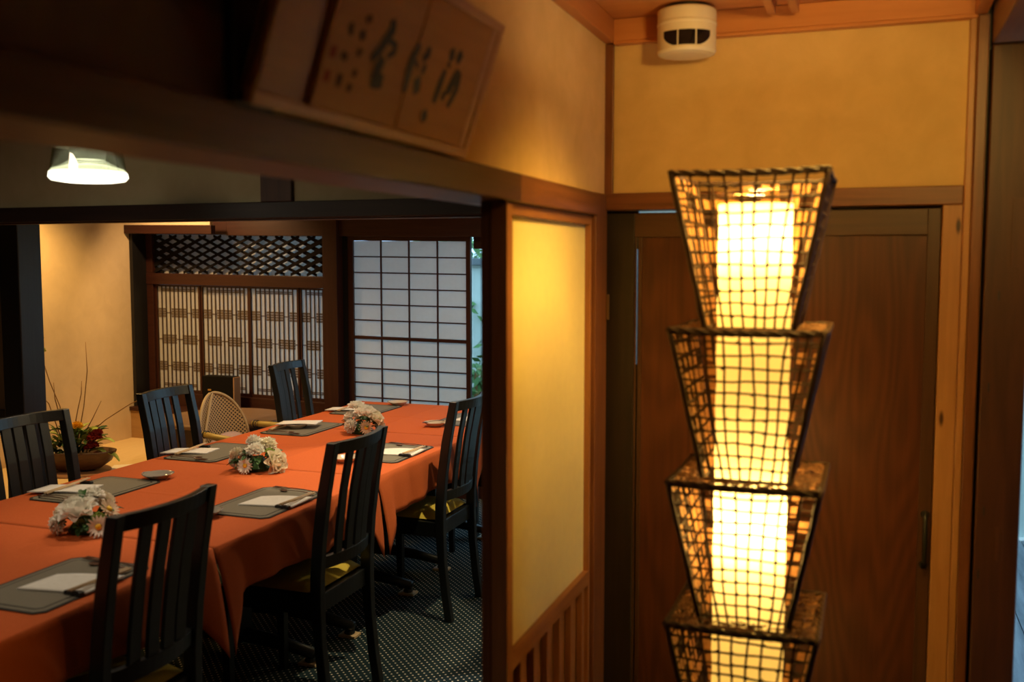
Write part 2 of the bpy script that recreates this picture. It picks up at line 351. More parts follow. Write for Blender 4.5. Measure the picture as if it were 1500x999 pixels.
# ---------------------------------------------------------------- paper screen with wainscot (left of the door)
scr = thing('paper_screen', 'tall glowing cream paper screen with slatted wainscot left of the wooden door', 'screen', (XW - .02, 2.05, 0))
SF = wood('screen_frame', (.22, .085, .03), (.36, .15, .055), 'z', .42); SFY = wood('screen_rail', (.22, .085, .03), (.36, .15, .055), 'y', .42)
pbox('stile', SF, scr, -.017, .021, -.004, .034, .0, 1.749)
pbox('stile', SF, scr, -.016, .014, .706, .722, .0, 1.749)
pbox('rail', SFY, scr, -.016, .014, .034, .706, 1.722, 1.749)
pbox('rail', SFY, scr, -.016, .014, .034, .706, .675, .717)
pbox('rail', SFY, scr, -.016, .014, .034, .706, .0, .08)
MB().box(-.004, -.002, .034, .706, .717, 1.722).build('paper', SCREEN_P, scr)
for i in range(4):
    yy = .034 + .672 * (i + 1) / 5; pbox('muntin', SF, scr, -.012, -.0045, yy - .004, yy + .004, .717, 1.722, bevel=0)
for z_ in (.96, 1.21, 1.468): pbox('muntin', SFY, scr, -.0125, -.005, .034, .706, z_ - .005, z_ + .005, bevel=0)
ys = [.034, .128, .226, .334, .44, .548, .66, .706]
for i in range(7):
    pbox('wainscot_board', SF, scr, -.014, -.008, ys[i] + .012, ys[i + 1] - .001, .08, .675, bevel=.001)
for yv in ys[1:7]: pbox('batten', SF, scr, -.006, .012, yv - .012, yv + .012, .08, .675, bevel=.002)

# ---------------------------------------------------------------- ceiling detector
det = thing('smoke_detector', 'round cream detector with three dark lenses on the wooden ceiling', 'detector', (-.497, 2.80, 2.3165))
MB().lathe([(.062, 0), (.062, -.012), (.05, -.012)], 32).build('base', BLACKM, det, smooth=False)
MB().lathe([(.05, -.012), (.078, -.012), (.080, -.016), (.080, -.047), (.0815, -.048), (.0815, -.055), (.080, -.056), (.080, -.124), (.076, -.131), (.055, -.135), (.004, -.136)], 48).build('housing', DETECT, det, smooth=False, bevel=.001)
a0 = math.atan2(-2.80, .497)
for k, (l0, l1) in enumerate(((-.86, -.32), (-.27, .29), (.34, .88))):
    def fn(u, v, l0=l0, l1=l1):
        t = l0 + (l1 - l0) * u; zt = -.078; zb = zt - .046 * math.sqrt(max(0, 1 - (t / .92) ** 2)) + .006 * max(0, 1 - (t / .45) ** 2)
        zz = zt + (zb - zt) * v; a = a0 + t
        return (.0808 * math.cos(a), .0808 * math.sin(a), zz)
    MB().grid(fn, 10, 4).build('lens', LENS, det, smooth=True)

# ---------------------------------------------------------------- stacked woven lantern
lan = thing('stacked_lantern', 'tall glowing lantern of stacked flared woven rattan tiers before the wooden door', 'lantern', (-.247, 2.29, 0))
RT, RB = .160, .094
tops = [1.806, 1.475, 1.142, .826, .512]
def tcol(t, face, u, top, h, j=0):
    """point on a basket face: t 0 (top) .. 1 (bottom), u -1..1 along the side"""
    r = RT + (RB - RT) * t; z = top - h * t
    x, y = u * r, -r
    for _ in range(face): x, y = -y, x
    return (x, y, z)
for ti, top in enumerate(tops):
    h = .337 if ti else .334
    tier = thing('basket', '', '', (0, 0, 0)); tier.parent = lan
    del tier['label']; del tier['category']; tier.name = 'basket_tier'
    mb = MB(); jit = lambda s=.0022: R.uniform(-s, s)
    for face in range(4):
        nv = 9
        for i in range(1, nv):
            u = -1 + 2 * i / nv; ph = R.uniform(0, 6); am = R.uniform(.002, .006)
            pts = []
            for q in range(13):
                t = q / 12; p = tcol(t, face, max(-.97, min(.97, u + am * 8 * math.sin(ph + t * 5))), top, h)
                pts.append((p[0] + jit(.0008), p[1] + jit(.0008), p[2]))
            mb.tube(pts, .0027, 5)
        nh = 12
        for i in range(1, nh):
            t = i / nh; ph = R.uniform(0, 6); pts = []
            for q in range(11):
                u = -1 + 2 * q / 10; p = tcol(t + .006 * math.sin(ph + u * 4), face, u, top, h)
                pts.append((p[0], p[1], p[2] + jit(.001)))
            mb.tube(pts, .0025, 5)
        # knots where strands cross
        for i in range(1, nv):
            for k in range(1, nh):
                if R.random() < .6:
                    p = tcol(k / nh, face, -1 + 2 * i / nv, top, h)
                    mb.tube([(p[0] - .003, p[1] - .003, p[2] - .002), (p[0], p[1], p[2]), (p[0] + .003, p[1] + .003, p[2] + .002)], [.0015, .0042, .0015], 4)
    o = mb.build('woven_mesh', RATTAN, tier); o['kind'] = 'stuff'
    # broad flat splints woven behind the mesh on the sides, catching the light
    sp = MB()
    for face in (1, 2, 3):
        for i in range(9):
            u = -1 + 2 * (i + .5) / 9; u2 = u + R.uniform(-.05, .05)
            n_seg = 10
            for k in range(n_seg):
                if R.random() < .30: continue
                t0, t1 = k / n_seg + .012, (k + 1) / n_seg - .012; wd = R.uniform(.05, .085)
                q = [tcol(t0, face, u2 - wd, top, h), tcol(t0, face, u2 + wd, top, h), tcol(t1, face, u2 + wd, top, h), tcol(t1, face, u2 - wd, top, h)]
                q = [(a * .975, b * .975, c + R.uniform(-.002, .002)) for a, b, c in q]
                sp.add(q, [(0, 1, 2, 3)])
    o = sp.build('splints', SPLINT, tier, solid=.0008); o['kind'] = 'stuff'
    for face in range(4):                                           # corner posts, bound rims
        pts = [tcol(q / 8, face, 1, top, h) for q in range(9)]
        MB().tube([(a + jit(.001), b + jit(.001), c) for a, b, c in pts], [.0064 + jit(.0012) for _ in pts], 6).build('corner_post', RATTAN, tier, smooth=True)
        rm = MB()
        for s_ in range(3):
            ph = s_ * 2.1; pts = []
            for q in range(25):
                u = -1 + 2 * q / 24; p = tcol(0, face, u, top, h)
                pts.append((p[0] + .0036 * math.cos(ph + q * .9), p[1] + .0036 * math.cos(ph + q * .9), p[2] - .0035 * (1 - u * u) + .0042 * math.sin(ph + q * .9) - (.004 if ti else 0)))
            rm.tube(pts, .0045, 5)
        rm.build('rim', RATTAN, tier, smooth=True)
        MB().tube([tcol(1, face, -1, top, h), tcol(1, face, 0, top, h), tcol(1, face, 1, top, h)], .0042, 6).build('bottom_hoop', RATTAN, tier)
    if ti:                                                          # flat tangle of twigs closing the shoulder
        tw = MB()
        for k in range(260):
            sd = k % 4; u = R.uniform(-1, 1); d0 = R.uniform(.10, .155)
            x, y = u * RT * .97, -d0
            a = R.uniform(0, PI); l = R.uniform(.012, .03); pts = []
            for q in (-1, 0, 1):
                px = x + q * l * math.cos(a) + R.uniform(-.003, .003); py = y + q * l * math.sin(a) + R.uniform(-.003, .003)
                px = max(-.156, min(.156, px)); py = max(-.156, min(-.097, py))
                pts.append((px, py, top - .004 + R.uniform(-.003, .003)))
            for _ in range(sd): pts = [(-b, a_, c) for a_, b, c in pts]
            tw.tube(pts, R.uniform(.0012, .0022), 4)
        o = tw.build('twig_shoulder', TWIG, tier); o['kind'] = 'stuff'
TZ = 1.745
tb = MB()
tb.grid(lambda u, v: ((.0805 + .0012 * math.sin(v * 90 + 3 * math.sin(u * 6.283))) * math.cos(u * 2 * PI), (.0805 + .0012 * math.sin(v * 90 + 3 * math.sin(u * 6.283))) * math.sin(u * 2 * PI), .13 + (TZ - .13) * v), 40, 60)
tb.build('paper_tube', TUBE, lan, smooth=True)
MB().grid(lambda u, v: (.0855 * math.cos(u * 2 * PI), .0855 * math.sin(u * 2 * PI), 1.70 + .072 * v), 32, 2).build('glass_collar', glass('collar_glass', (.98, .9, .75), .22), lan, smooth=True)
MB().tube([(.0855 * math.cos(k * PI / 16), .0855 * math.sin(k * PI / 16), 1.772) for k in range(32)], .002, 6, True).build('collar_lip', glass('lip_glass', (.98, .9, .75), .5), lan, smooth=True)
MB().lathe([(.17, 0), (.17, .02), (.11, .03), (.09, .13), (.02, .13)], 4).xf(Matrix.Rotation(rad(45), 4, 'Z')).build('base', RATTAN, lan, bevel=.003)
for z_ in (1.685, 1.01, .36):
    MB().lathe([(.012, -.05), (.014, -.03), (.003, -.028)], 12, (0, 0, z_)).build('bulb_socket', BLACKM, lan)

# ---------------------------------------------------------------- calligraphy tablet leaning over the lintel
tl = math.atan2(.079, .234)
tab = thing('calligraphy_tablet', 'tilted wooden tablet with brushed ink characters resting on the lintel', 'plaque', (-.725, 1.06, 1.8125))
TM = Matrix.Rotation(tl, 4, 'Y')     # local x = out of the board, y along the wall, z up the board
def tbox(name, m, y0, y1, z0, z1, x0, x1, bevel=.002):
    return MB().box(x0, x1, y0, y1, z0, z1).xf(TM).build(name, m, tab, bevel)
tbox('backing', TABLETW, 0, .69, .0, .25, -.016, -.006)
FRL = wood('tablet_frame', (.46, .23, .09), (.58, .31, .13), 'y', .45)
tbox('frame_rail', FRL, .0, .69, .0, .017, -.018, .0035)
tbox('frame_rail', FRL, .0, .69, .233, .25, -.018, .0035)
tbox('frame_stile', TABLETW, .0, .02, .017, .233, -.018, .0035)
tbox('frame_stile', FRL, .668, .69, .017, .233, -.018, .0035)
tbox('face_board', TABLETP, .13, .381, .017, .233, -.006, .002)
tbox('face_board', TABLETP, .3825, .64, .017, .233, -.006, .0025)
tbox('face_strip', FRL, .641, .668, .017, .233, -.006, .0022)
def stroke(mb, pts, wd, dx=.0032):
    P = [Vector((0, a, b)) for a, b in pts]; n = len(P); Q = []
    for i in range(n - 1):                                          # resample
        for k in range(4): Q.append(P[i].lerp(P[i + 1], k / 4))
    Q.append(P[-1]); m = len(Q); vs = []
    for i, p in enumerate(Q):
        t = (Q[min(i + 1, m - 1)] - Q[max(i - 1, 0)]).normalized(); nn = Vector((0, -t.z, t.y))
        ww = wd * (.65 + .35 * math.sin(PI * (i + .6) / m)) / 2
        vs += [p + nn * ww, p - nn * ww]
    vs = [(dx, v.y, v.z) for v in vs]
    mb.add(vs, [(2*i, 2*i+1, 2*i+3, 2*i+2) for i in range(m - 1)])
chars = [
 [([(.502,.170),(.512,.151)],.011),([(.543,.171),(.532,.153)],.013),([(.499,.134),(.494,.105),(.490,.076)],.012),([(.538,.138),(.558,.133),(.562,.112),(.554,.093),(.546,.077)],.011),([(.543,.136),(.536,.111),(.527,.100)],.014),([(.522,.101),(.517,.085)],.009),([(.500,.146),(.512,.140)],.006),([(.528,.120),(.552,.118)],.006)],
 [([(.386,.154),(.376,.130),(.375,.105),(.378,.076)],.013),([(.419,.156),(.422,.145),(.409,.134)],.010),([(.424,.129),(.421,.113)],.007),([(.408,.105),(.421,.081)],.015),([(.464,.059),(.476,.042)],.013),([(.388,.128),(.402,.118)],.005)],
 [([(.283,.169),(.292,.156),(.280,.139),(.270,.122),(.252,.104)],.012),([(.286,.140),(.312,.136),(.313,.127),(.296,.117)],.008),([(.286,.113),(.278,.096),(.281,.078)],.015),([(.268,.077),(.303,.080)],.016)],
]
for ch in chars:
    mb = MB()
    for pts, wd in ch: stroke(mb, pts, wd * 1.6)
    o = mb.xf(TM).build('ink_character', INK, tab, solid=.0004); o['kind'] = 'stuff'
INK2 = plain('faded_ink', (.10, .045, .018), .8)
for pts, wd in (([(.216,.160),(.221,.150)],.011),([(.209,.137),(.216,.124)],.011),([(.218,.113),(.213,.101)],.009),([(.219,.083),(.216,.072)],.009),([(.214,.062),(.213,.050)],.010),([(.176,.141),(.181,.124)],.009),([(.181,.100),(.177,.089)],.013),([(.182,.071),(.183,.052)],.011)):
    mb = MB(); stroke(mb, pts, wd * 1.35); stroke(mb, [(pts[0][0] - .006, sum(p[1] for p in pts) / 2 + .002), (pts[0][0] + .007, sum(p[1] for p in pts) / 2 + .003)], wd * .4)
    mb.xf(TM).build('small_character', INK2, tab, solid=.0004)
for a, b in ((.150, .095), (.150, .062)): MB().box(.002, .0032, a - .007, a + .007, b - .008, b + .008).xf(TM).build('seal_mark', SEAL, tab)

# ---------------------------------------------------------------- dining room shell
YB = 2.97; XL = -5.185; YWIN = 6.2
sbox('floor', CARPET, -6.45, -.85, -1.6, 6.4, -.06, 0, bevel=0)
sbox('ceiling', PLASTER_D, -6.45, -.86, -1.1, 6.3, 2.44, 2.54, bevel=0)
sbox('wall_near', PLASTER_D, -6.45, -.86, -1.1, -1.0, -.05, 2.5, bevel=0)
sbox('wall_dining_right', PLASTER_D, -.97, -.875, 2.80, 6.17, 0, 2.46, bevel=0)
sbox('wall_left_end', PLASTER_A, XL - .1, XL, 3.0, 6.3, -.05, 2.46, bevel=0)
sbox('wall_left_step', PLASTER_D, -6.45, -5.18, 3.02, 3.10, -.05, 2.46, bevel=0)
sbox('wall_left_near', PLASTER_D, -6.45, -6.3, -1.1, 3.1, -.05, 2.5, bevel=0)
sbox('wall_cross', noisy('cross_plaster', (.42, .38, .24), (.48, .44, .29), (9, 9, 9), .9, 8, .1, .3, .7, .15), -6.3, -.885, YB + .012, YB + .06, 1.82, 2.44, bevel=0)
sbox('trim_19', wood('cross_beam', (.016, .010, .009), (.035, .02, .016), 'x', .5), -6.3, -.84, YB, YB + .075, 1.766, 1.823, bevel=.003)
sbox('trim_20', wood('stud', (.05, .022, .014), (.09, .04, .022), 'z', .5), -1.99, -1.867, YB - .004, YB + .07, 1.823, 2.44)
sbox('trim_21', REDX, -6.0, -.9, YB + .015, YB + .06, 1.760, 1.767, bevel=.001)
# raised tatami platform of the alcove
sbox('floor', TATAMI, XL, -3.72, 1.4, 6.0, .22, .30, bevel=.004)
sbox('trim_22', BLACKW, -3.72, -3.68, 1.4, 6.0, 0, .305, bevel=.004)
sbox('trim_23', BLACKW, -3.86, -3.74, 3.60, 3.74, .30, 2.44, bevel=.006)     # alcove post
sbox('trim_24', BLACKW, XL, -3.86, 3.64, 3.70, 1.775, 1.85)
# hanging board left of the alcove post
sbox('wall_hanging', wood('dim_board', (.10, .06, .03), (.16, .095, .05), 'z', .7), -5.10, -3.90, 3.66, 3.68, .905, 1.775, bevel=0)
sbox('trim_25', BLACKW, -5.10, -3.86, 3.64, 3.70, .865, .905)
# window bay : sill, side, heads
SH = lambda x: -.013 * (x + 3.6)                                    # the old wall has sagged a little to the right
def wbox(mb, x0, x1, y0, y1, z0, z1):
    n = len(mb.v); mb.box(x0, x1, y0, y1, z0, z1)
    mb.v[n:] = [(a, b, c + SH(a)) for a, b, c in mb.v[n:]]; return mb
def ws(name, m, *b): return struct(wbox(MB(), *b).build(name, m, None, .002))
SILLW = wood('sill_front', (.30, .17, .07), (.40, .24, .10), 'x', .5)
ws('trim_26', SILLW, XL, -3.60, 5.985, 6.02, .22, .487)
ws('trim_27', REDX, XL, -3.60, 5.97, 6.30, .487, .515)
ws('wall_bay_side', BLACKW, XL, XL + .03, 6.02, 6.28, .5, 1.9)
ws('trim_28', REDX, XL, -4.42, 5.97, 6.02, 1.80, 1.862)
ws('wall_bay_head', PLASTER_A, XL, -4.44, 5.985, 6.02, 1.862, 1.92)
ws('trim_29', REDX, -4.42, -1.0, 6.15, 6.26, 1.793, 1.93)
ws('trim_30', REDX, XL, -4.42, 6.15, 6.26, 1.80, 1.93)
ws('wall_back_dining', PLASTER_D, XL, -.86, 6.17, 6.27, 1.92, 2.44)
ws('trim_31', REDX, XL, -3.60, 6.16, 6.24, 1.425, 1.508)
ws('trim_32', REDX, XL, -3.60, 6.16, 6.27, .515, .612)
ws('trim_33', REDX, -5.16, -5.10, 6.165, 6.24, .612, 1.82)
ws('wall_below_sill', PLASTER_D, XL, -3.60, 6.20, 6.28, 0, .515)
ws('trim_34', REDW, -3.612, -3.498, 6.12, 6.26, 0, 1.93)
ws('trim_35', BLACKW, -3.498, -3.45, 6.20, 6.25, 0, 1.82)

# diamond transom
tr = thing('diamond_transom', 'dark diamond lattice transom above the slatted window panels', 'lattice', (-5.10, 6.2, 1.508))
W_, H_ = 1.488, .290; MATTE = plain('matte_dark_wood', (.010, .008, .007), .9, 0, .1)
sl = .064 / .132
for sgn in (1, -1):
    n_ = 0
    for k in range(-6, 16):
        pts = []                                                    # z = sgn*sl*(x - c), clipped to the opening
        c = k * .132 + (.0 if sgn > 0 else .064 / sl * 0 + .0)
        if sgn < 0: c = c + .0
        zf = lambda x: sl * (x - c) if sgn > 0 else H_ - sl * (x - c)
        xs = [c, c + H_ / sl]
        x0, x1 = max(0, xs[0]), min(W_, xs[1])
        if x1 - x0 < .03: continue
        hw = .0185
        def vv(x, d, yy): return (x, yy, max(0, min(H_, zf(x) + d)) + SH(-5.1 + x))
        y0, y1 = (-.012, 0.0) if sgn > 0 else (0.0, .012)
        vs = [vv(x0, -hw, y0), vv(x1, -hw, y0), vv(x1, hw, y0), vv(x0, hw, y0), vv(x0, -hw, y1), vv(x1, -hw, y1), vv(x1, hw, y1), vv(x0, hw, y1)]
        MB().add(vs, [(0,1,2,3),(7,6,5,4),(0,4,5,1),(1,5,6,2),(2,6,7,3),(3,7,4,0)]).build('lattice_bar', MATTE, tr)
mb = wbox(MB(), 0, W_, .02, .022, 0, H_); mb.v = [(a, b, c + SH(a - 5.1) - SH(a)) for a, b, c in mb.v]
mb.build('backing_paper', SHOJI_P, tr)

# four slatted sliding panels with patterned bands
xp = [-5.10, -4.695, -4.27, -3.85, -3.612]
GREYB = plain('kumiko_bar', (.15, .12, .10), .7); DSLAT = plain('dark_slat', (.035, .02, .014), .5)
names = ['leftmost', 'second from left', 'third from left', 'rightmost, narrowest']
for pi in range(4):
    x0, x1 = xp[pi], xp[pi + 1]
    pa = thing('lattice_window_panel', 'slatted paper window panel with motif bands, %s of the four' % names[pi], 'window panel', (x0, 6.20, .612), 0, 'slatted window panels')
    Wd = x1 - x0; Hd = .81; sh = lambda x: SH(x0 + x)
    def lb(name, m, a0, a1, b0, b1, c0, c1):
        mb = MB().box(a0, a1, b0, b1, c0, c1); mb.v = [(a, b, c + sh(a)) for a, b, c in mb.v]; return mb.build(name, m, pa)
    yo = .008 * (pi % 2)
    lb('stile', REDW, 0, .016, -.012 + yo, .012 + yo, 0, Hd); lb('stile', REDW, Wd - .016, Wd, -.012 + yo, .012 + yo, 0, Hd)
    lb('rail', REDX, .016, Wd - .016, -.012 + yo, .012 + yo, 0, .022); lb('rail', REDX, .016, Wd - .016, -.012 + yo, .012 + yo, Hd - .012, Hd)
    lb('paper', SHOJI_P, .016, Wd - .016, .0055 + yo, .0063 + yo, .022, Hd - .012)
    ns = max(5, round((Wd - .032) / .0372)); sp_ = (Wd - .032) / ns
    for i in range(1, ns):
        xx = .016 + sp_ * i; lb('slat', DSLAT, xx - .0047, xx + .0047, -.003 + yo, .002 + yo, .022, Hd - .012)
    for bi, zc in enumerate((.60, .40, .197)):
        cs = [.016 + sp_ * (j * 5 + (2.5 if bi % 2 == 0 else 0)) for j in range(4)]
        cs = [c for c in cs if -.01 < c < Wd]
        for zz in (-.027, -.009, .009, .027):
            segs = [(.016, Wd - .016)]
            for c in cs:
                ns_ = []
                for a, b in segs:
                    if c + .027 <= a or c - .027 >= b: ns_.append((a, b)); continue
                    if c - .027 > a: ns_.append((a, c - .027))
                    if c + .027 < b: ns_.append((c + .027, b))
                segs = ns_
            for a, b in segs: lb('band_bar', GREYB, a, b, .0022 + yo, .0052 + yo, zc + zz - .0068, zc + zz + .0068)
        for c in cs:
            a, b = max(.016, c - .026), min(Wd - .016, c + .026)
            if b - a > .015: lb('motif_bar', GREYB, a, b, .0022 + yo, .0052 + yo, zc - .004, zc + .004)
    for zz in (.745, .757, .03, .042): lb('band_bar', GREYB, .016 + sp_, Wd - .016 - sp_, .0022 + yo, .0052 + yo, zz - .004 + .02, zz + .004 + .02)

# shoji
sj = thing('shoji_screen', 'white gridded paper shoji screen at the far end of the table', 'screen', (-3.45, 6.205, 0))
SJW, SJH = .925, 1.795
def jb(name, m, a0, a1, b0, b1, c0, c1):
    mb = MB().box(a0, a1, b0, b1, c0, c1); mb.v = [(a, b, c + SH(-3.45 + a)) for a, b, c in mb.v]; return mb.build(name, m, sj, .001)
jb('stile', REDW, 0, .040, -.015, .015, 0.01, SJH); jb('stile', REDW, SJW - .032, SJW, -.015, .015, 0.01, SJH)
jb('rail', REDX, .04, SJW - .032, -.015, .015, SJH - .032, SJH); jb('rail', REDX, .04, SJW - .032, -.013, .013, 1.078, 1.100)
jb('rail', REDX, .04, SJW - .032, -.015, .015, .01, .07)
jb('kick_board', REDX, .04, SJW - .032, -.006, .006, .07, .36)
a0, a1 = .04, SJW - .032; cw = (a1 - a0) / 4
zr = [1.100 + (SJH - .032 - 1.100) * i / 6 for i in range(7)]; zl = [.36 + (1.078 - .36) * i / 7 for i in range(8)]
for zs in (zr, zl):
    for i in range(1, len(zs) - 1): jb('muntin', REDX, a0, a1, -.006, .003, zs[i] - .0045, zs[i] + .0045)
    for k in range(1, 4): jb('muntin', REDW, a0 + cw * k - .0055, a0 + cw * k + .0055, -.0065, .0035, zs[0], zs[-1])
    pm_ = {}
    for i in range(len(zs) - 1):
        for k in range(4): 
            jb2 = MB().box(0, cw - .002, .0036, .0046, 0, zs[1] - zs[0] - .001)
            if 'me' not in pm_: pm_['me'] = jb2.mesh('pane', SHOJI_P)
            put('pane', pm_['me'], sj, (a0 + cw * k + .001, 0, zs[i] + .0005 + SH(-3.45 + a0 + cw * (k + .5))))
# glazed sliding doors to the garden, right of the shoji
gw = struct(MB().box(0, 0.001, 0, .001, 0, .001).build('window_1', REDW)); gw.location = (-2.525, 6.235, 0)
for x in (0.10, .82, 1.56): pbox('stile', REDW, gw, x, x + .045, -.012, .012, .0, 1.80)
pbox('rail', REDX, gw, .01, 1.6, -.012, .012, 1.70, 1.80); pbox('rail', REDX, gw, .01, 1.6, -.012, .012, 0, .14)
pbox('rail', REDX, gw, .01, 1.6, -.010, .010, .50, .53)
pbox('pane', CLEAR, gw, .0, .82, -.002, .002, .14, 1.70, bevel=0); pbox('pane', CLEAR, gw, .865, 1.56, -.002, .002, .14, 1.70, bevel=0)

# ---------------------------------------------------------------- outdoors
sbox('ground', noisy('garden_gravel', (.30, .32, .28), (.45, .46, .42), (40, 40, 40), .95, 4, .2), -9, 6, 6.45, 14, -.35, -.15, bevel=0)
sbox('roof_eave', OLDPOST, -9, -2.2, 6.28, 7.6, 2.22, 2.28, bevel=0)
sbox('roof_eave', OLDPOST, -.8, .3, 3.0, 3.7, 2.1, 2.2, bevel=0)  # added to darken the gap over the door
sbox('roof_eave', OLDPOST, .25, 2.2, 2.98, 6.6, 2.06, 2.2, bevel=0)
sbox('corridor_sky_block', OLDPOST, .385, .75, 2.56, 2.62, 2.1, 2.45, bevel=0)  # unseen piece added to keep veranda daylight off the side beam
sbox('wall_veranda', OLDPOST, .70, 2.6, 2.55, 2.62, 0, 2.45, bevel=0)
ow = thing('daylight_block', 'unseen dark board wall added to dim daylight behind the slatted windows', 'building', (-6.4, 6.9, -.15))  # added to hold daylight back from the left windows
for i in range(20): pbox('board', OLDPOST, ow, i * .12 - .1, i * .12 + .015, 0, .03, 0, 2.9, bevel=.001)
gwall = thing('garden_wall', 'pale garden wall seen through the gap beside the shoji', 'wall', (-4.6, 10.2, -.15))
pbox('panel', noisy('pale_wall', (.60, .66, .60), (.70, .76, .70), (4, 4, 4), .9, 4, .05), gwall, -5, 8, 0, .2, 0, 1.72, bevel=.005)
pbox('coping', plain('slate', (.15, .17, .18), .7), gwall, -5, 8, -.08, .28, 1.72, 1.80, bevel=.01)
def shrub(name, label, loc, rx, rz, n, m):
    mb = MB()
    for i in range(n):
        a, b = R.uniform(0, 2*PI), R.uniform(0, 1); rr = R.uniform(.7, 1)
        p = Vector((rx * rr * math.cos(a) * math.sqrt(1 - (b*.9)**2), rx * rr * math.sin(a) * math.sqrt(1 - (b*.9)**2), rz * b * rr + .05))
        d1 = Vector((R.uniform(-1, 1), R.uniform(-1, 1), R.uniform(-.5, 1))).normalized() * .07; d2 = d1.orthogonal().normalized() * .03
        mb.add([p - d1, p - d2, p + d1, p + d2], [(0, 1, 2, 3)])
    t = thing(name, label, 'shrub', loc)
    o = mb.build('foliage', m, t); o['kind'] = 'stuff'
    MB().tube([(0, 0, 0), (.02, 0, rz * .4), (0, .02, rz * .8)], [.04, .03, .01], 6).build('trunk', BARK, t)
GARD = noisy('garden_leaf', (.06, .16, .05), (.16, .32, .10), (3, 3, 3), .5, 2, 0)
shrub('garden_tree', 'leafy green tree above the pale garden wall', (-4.35, 11.2, -.15), 1.2, 3.0, 2200, GARD)
shrub('garden_shrub', 'low dark shrub in front of the pale garden wall', (-3.75, 9.3, -.15), .45, .8, 500, GARD)
shrub('garden_bush', 'green bush seen through the crack of the wooden door', (-1.75, 8.1, -.15), .7, 2.0, 1400, GARD)
rk = tag(MB().lathe([(.02, 0), (.4, .0), (.42, .2), (.30, .38), (.05, .42)], 9).build('garden_rock', plain('dark_rock', (.09, .10, .11), .8)), 'dark rounded garden rock by the pale wall', 'rock'); rk.location = (-3.2, 8.4, -.15)
# veranda deck seen beyond the right post
dk = thing('veranda_deck', 'weathered blue-grey plank deck beyond the right post', 'deck', (.35, 3.05, -.06))
for i in range(9): pbox('plank', BLUEDECK, dk, -.25 + i * .19, -.25 + i * .19 + .186, 0, 3.3, 0, .06, bevel=.003)
vs_ = thing('veranda_screen', 'pale green screen at the far end of the veranda deck', 'screen', (1.3, 6.42, 0))
pbox('panel', plain('pale_green', (.45, .60, .55), .7), vs_, -1, 1.4, 0, .04, 0, 2.0)

# ---------------------------------------------------------------- tables and cloths
TX = -2.425; HW = .555; ZT = .745
joints = [.40, 1.44, 2.50, 3.565, 4.53, 5.50]
tn = ['', 'nearest the camera', 'second from the camera', 'third from the camera', 'at the far end by the shoji']
for i in range(1, 5):
    y0, y1 = joints[i], joints[i + 1]; yc = (y0 + y1) / 2; L_ = y1 - y0
    t = thing('dining_table', 'black pedestal dining table under the rust cloth, ' + tn[i], 'table', (TX, yc, 0), 0, 'tables in a row')
    pbox('table_top', BLACKW, t, -HW + .01, HW - .01, -L_/2 + .012, L_/2 - .012, .71, .740, bevel=.003)
    pbox('apron', BLACKW, t, -HW + .10, HW - .10, -L_/2 + .1, L_/2 - .1, .64, .71)
    for s in (-1, 1):
        yy = s * (L_/2 - (.17 if i != 3 else .235 if s > 0 else .15))
        pbox('leg', BLACKM, t, -.04, .04, yy - .04, yy + .04, .06, .64)
        MB().tube([(-.36, yy, .045), (-.2, yy, .07), (0, yy, .085), (.2, yy, .07), (.36, yy, .045)], [.022, .028, .034, .028, .022], 8).build('foot_bar', BLACKM, t, smooth=True)
        for sx in (-1, 1):
            f = MB().lathe([(.02, .012), (.024, .016), (.02, .028), (.008, .03), (.008, .05)], 12, (sx * .34, yy, 0)).build('leveling_foot', BLACKM, t)
            MB().box(sx*.34 - .04, sx*.34 + .04, yy - .03, yy + .03, 0.0005, .012).build('foot_pad', STICK, f, .002)
    # cloth
    xs = [-HW - .0012 * 0]
    cl = MB()
    prof = []                                                        # (x, drop fraction, on_side)
    nd = 8
    left = [('d', -1, 1 - k / nd) for k in range(nd)]
    tops_ = [-HW, -HW + .006, -HW * .6, -HW * .3, -.006, 0, .006, HW * .3, HW * .6, HW - .006, HW]
    cols = left + [('t', x, 0) for x in tops_] + [('d', 1, (k + 1) / nd) for k in range(nd)]
    ny = 44; ph = R.uniform(0, 6)
    yl = sorted(set([k / ny for k in range(ny + 1)] + [.5 - .005, .5 + .005]))
    vs = []
    for v in yl:
        y = y0 + .002 + (L_ - .004) * v
        e = (v if i == 4 else min(v, 1 - v)) * L_; dip = max(0, 1 - e / .13)
        drop = .172 + .010 * math.sin(v * 9 + ph) + .155 * dip ** 1.2
        for kind, a, d in cols:
            if kind == 't':
                z = ZT + (.0018 if abs(a) < .001 else 0) + (.0015 if abs(v - .5) < .001 else 0) - (.003 if abs(a) >= HW - .001 else 0)
                vs.append((TX + a, y, z))
            else:
                wav = (.007 * math.sin(v * 21 + ph) + .006 * math.sin(v * 38 + ph * 2)) * d
                out = .006 * min(1, d * 4) + .012 * d + wav + .05 * dip * d * math.sin(1 + d * 1.2)
                yy = y + (.02 if v < .5 else -.02) * dip * d
                vs.append((TX + a * (HW + out), yy, ZT - .003 - drop * d))
    nc = len(cols)
    cl.add(vs, [(r * nc + c, r * nc + c + 1, (r + 1) * nc + c + 1, (r + 1) * nc + c) for r in range(len(yl) - 1) for c in range(nc - 1)])
    o = cl.build('tablecloth', CLOTH, smooth=True, solid=.0018)
    tag(o, 'rust orange tablecloth with creases and drooping corners, ' + tn[i], 'tablecloth', 'rust tablecloths')

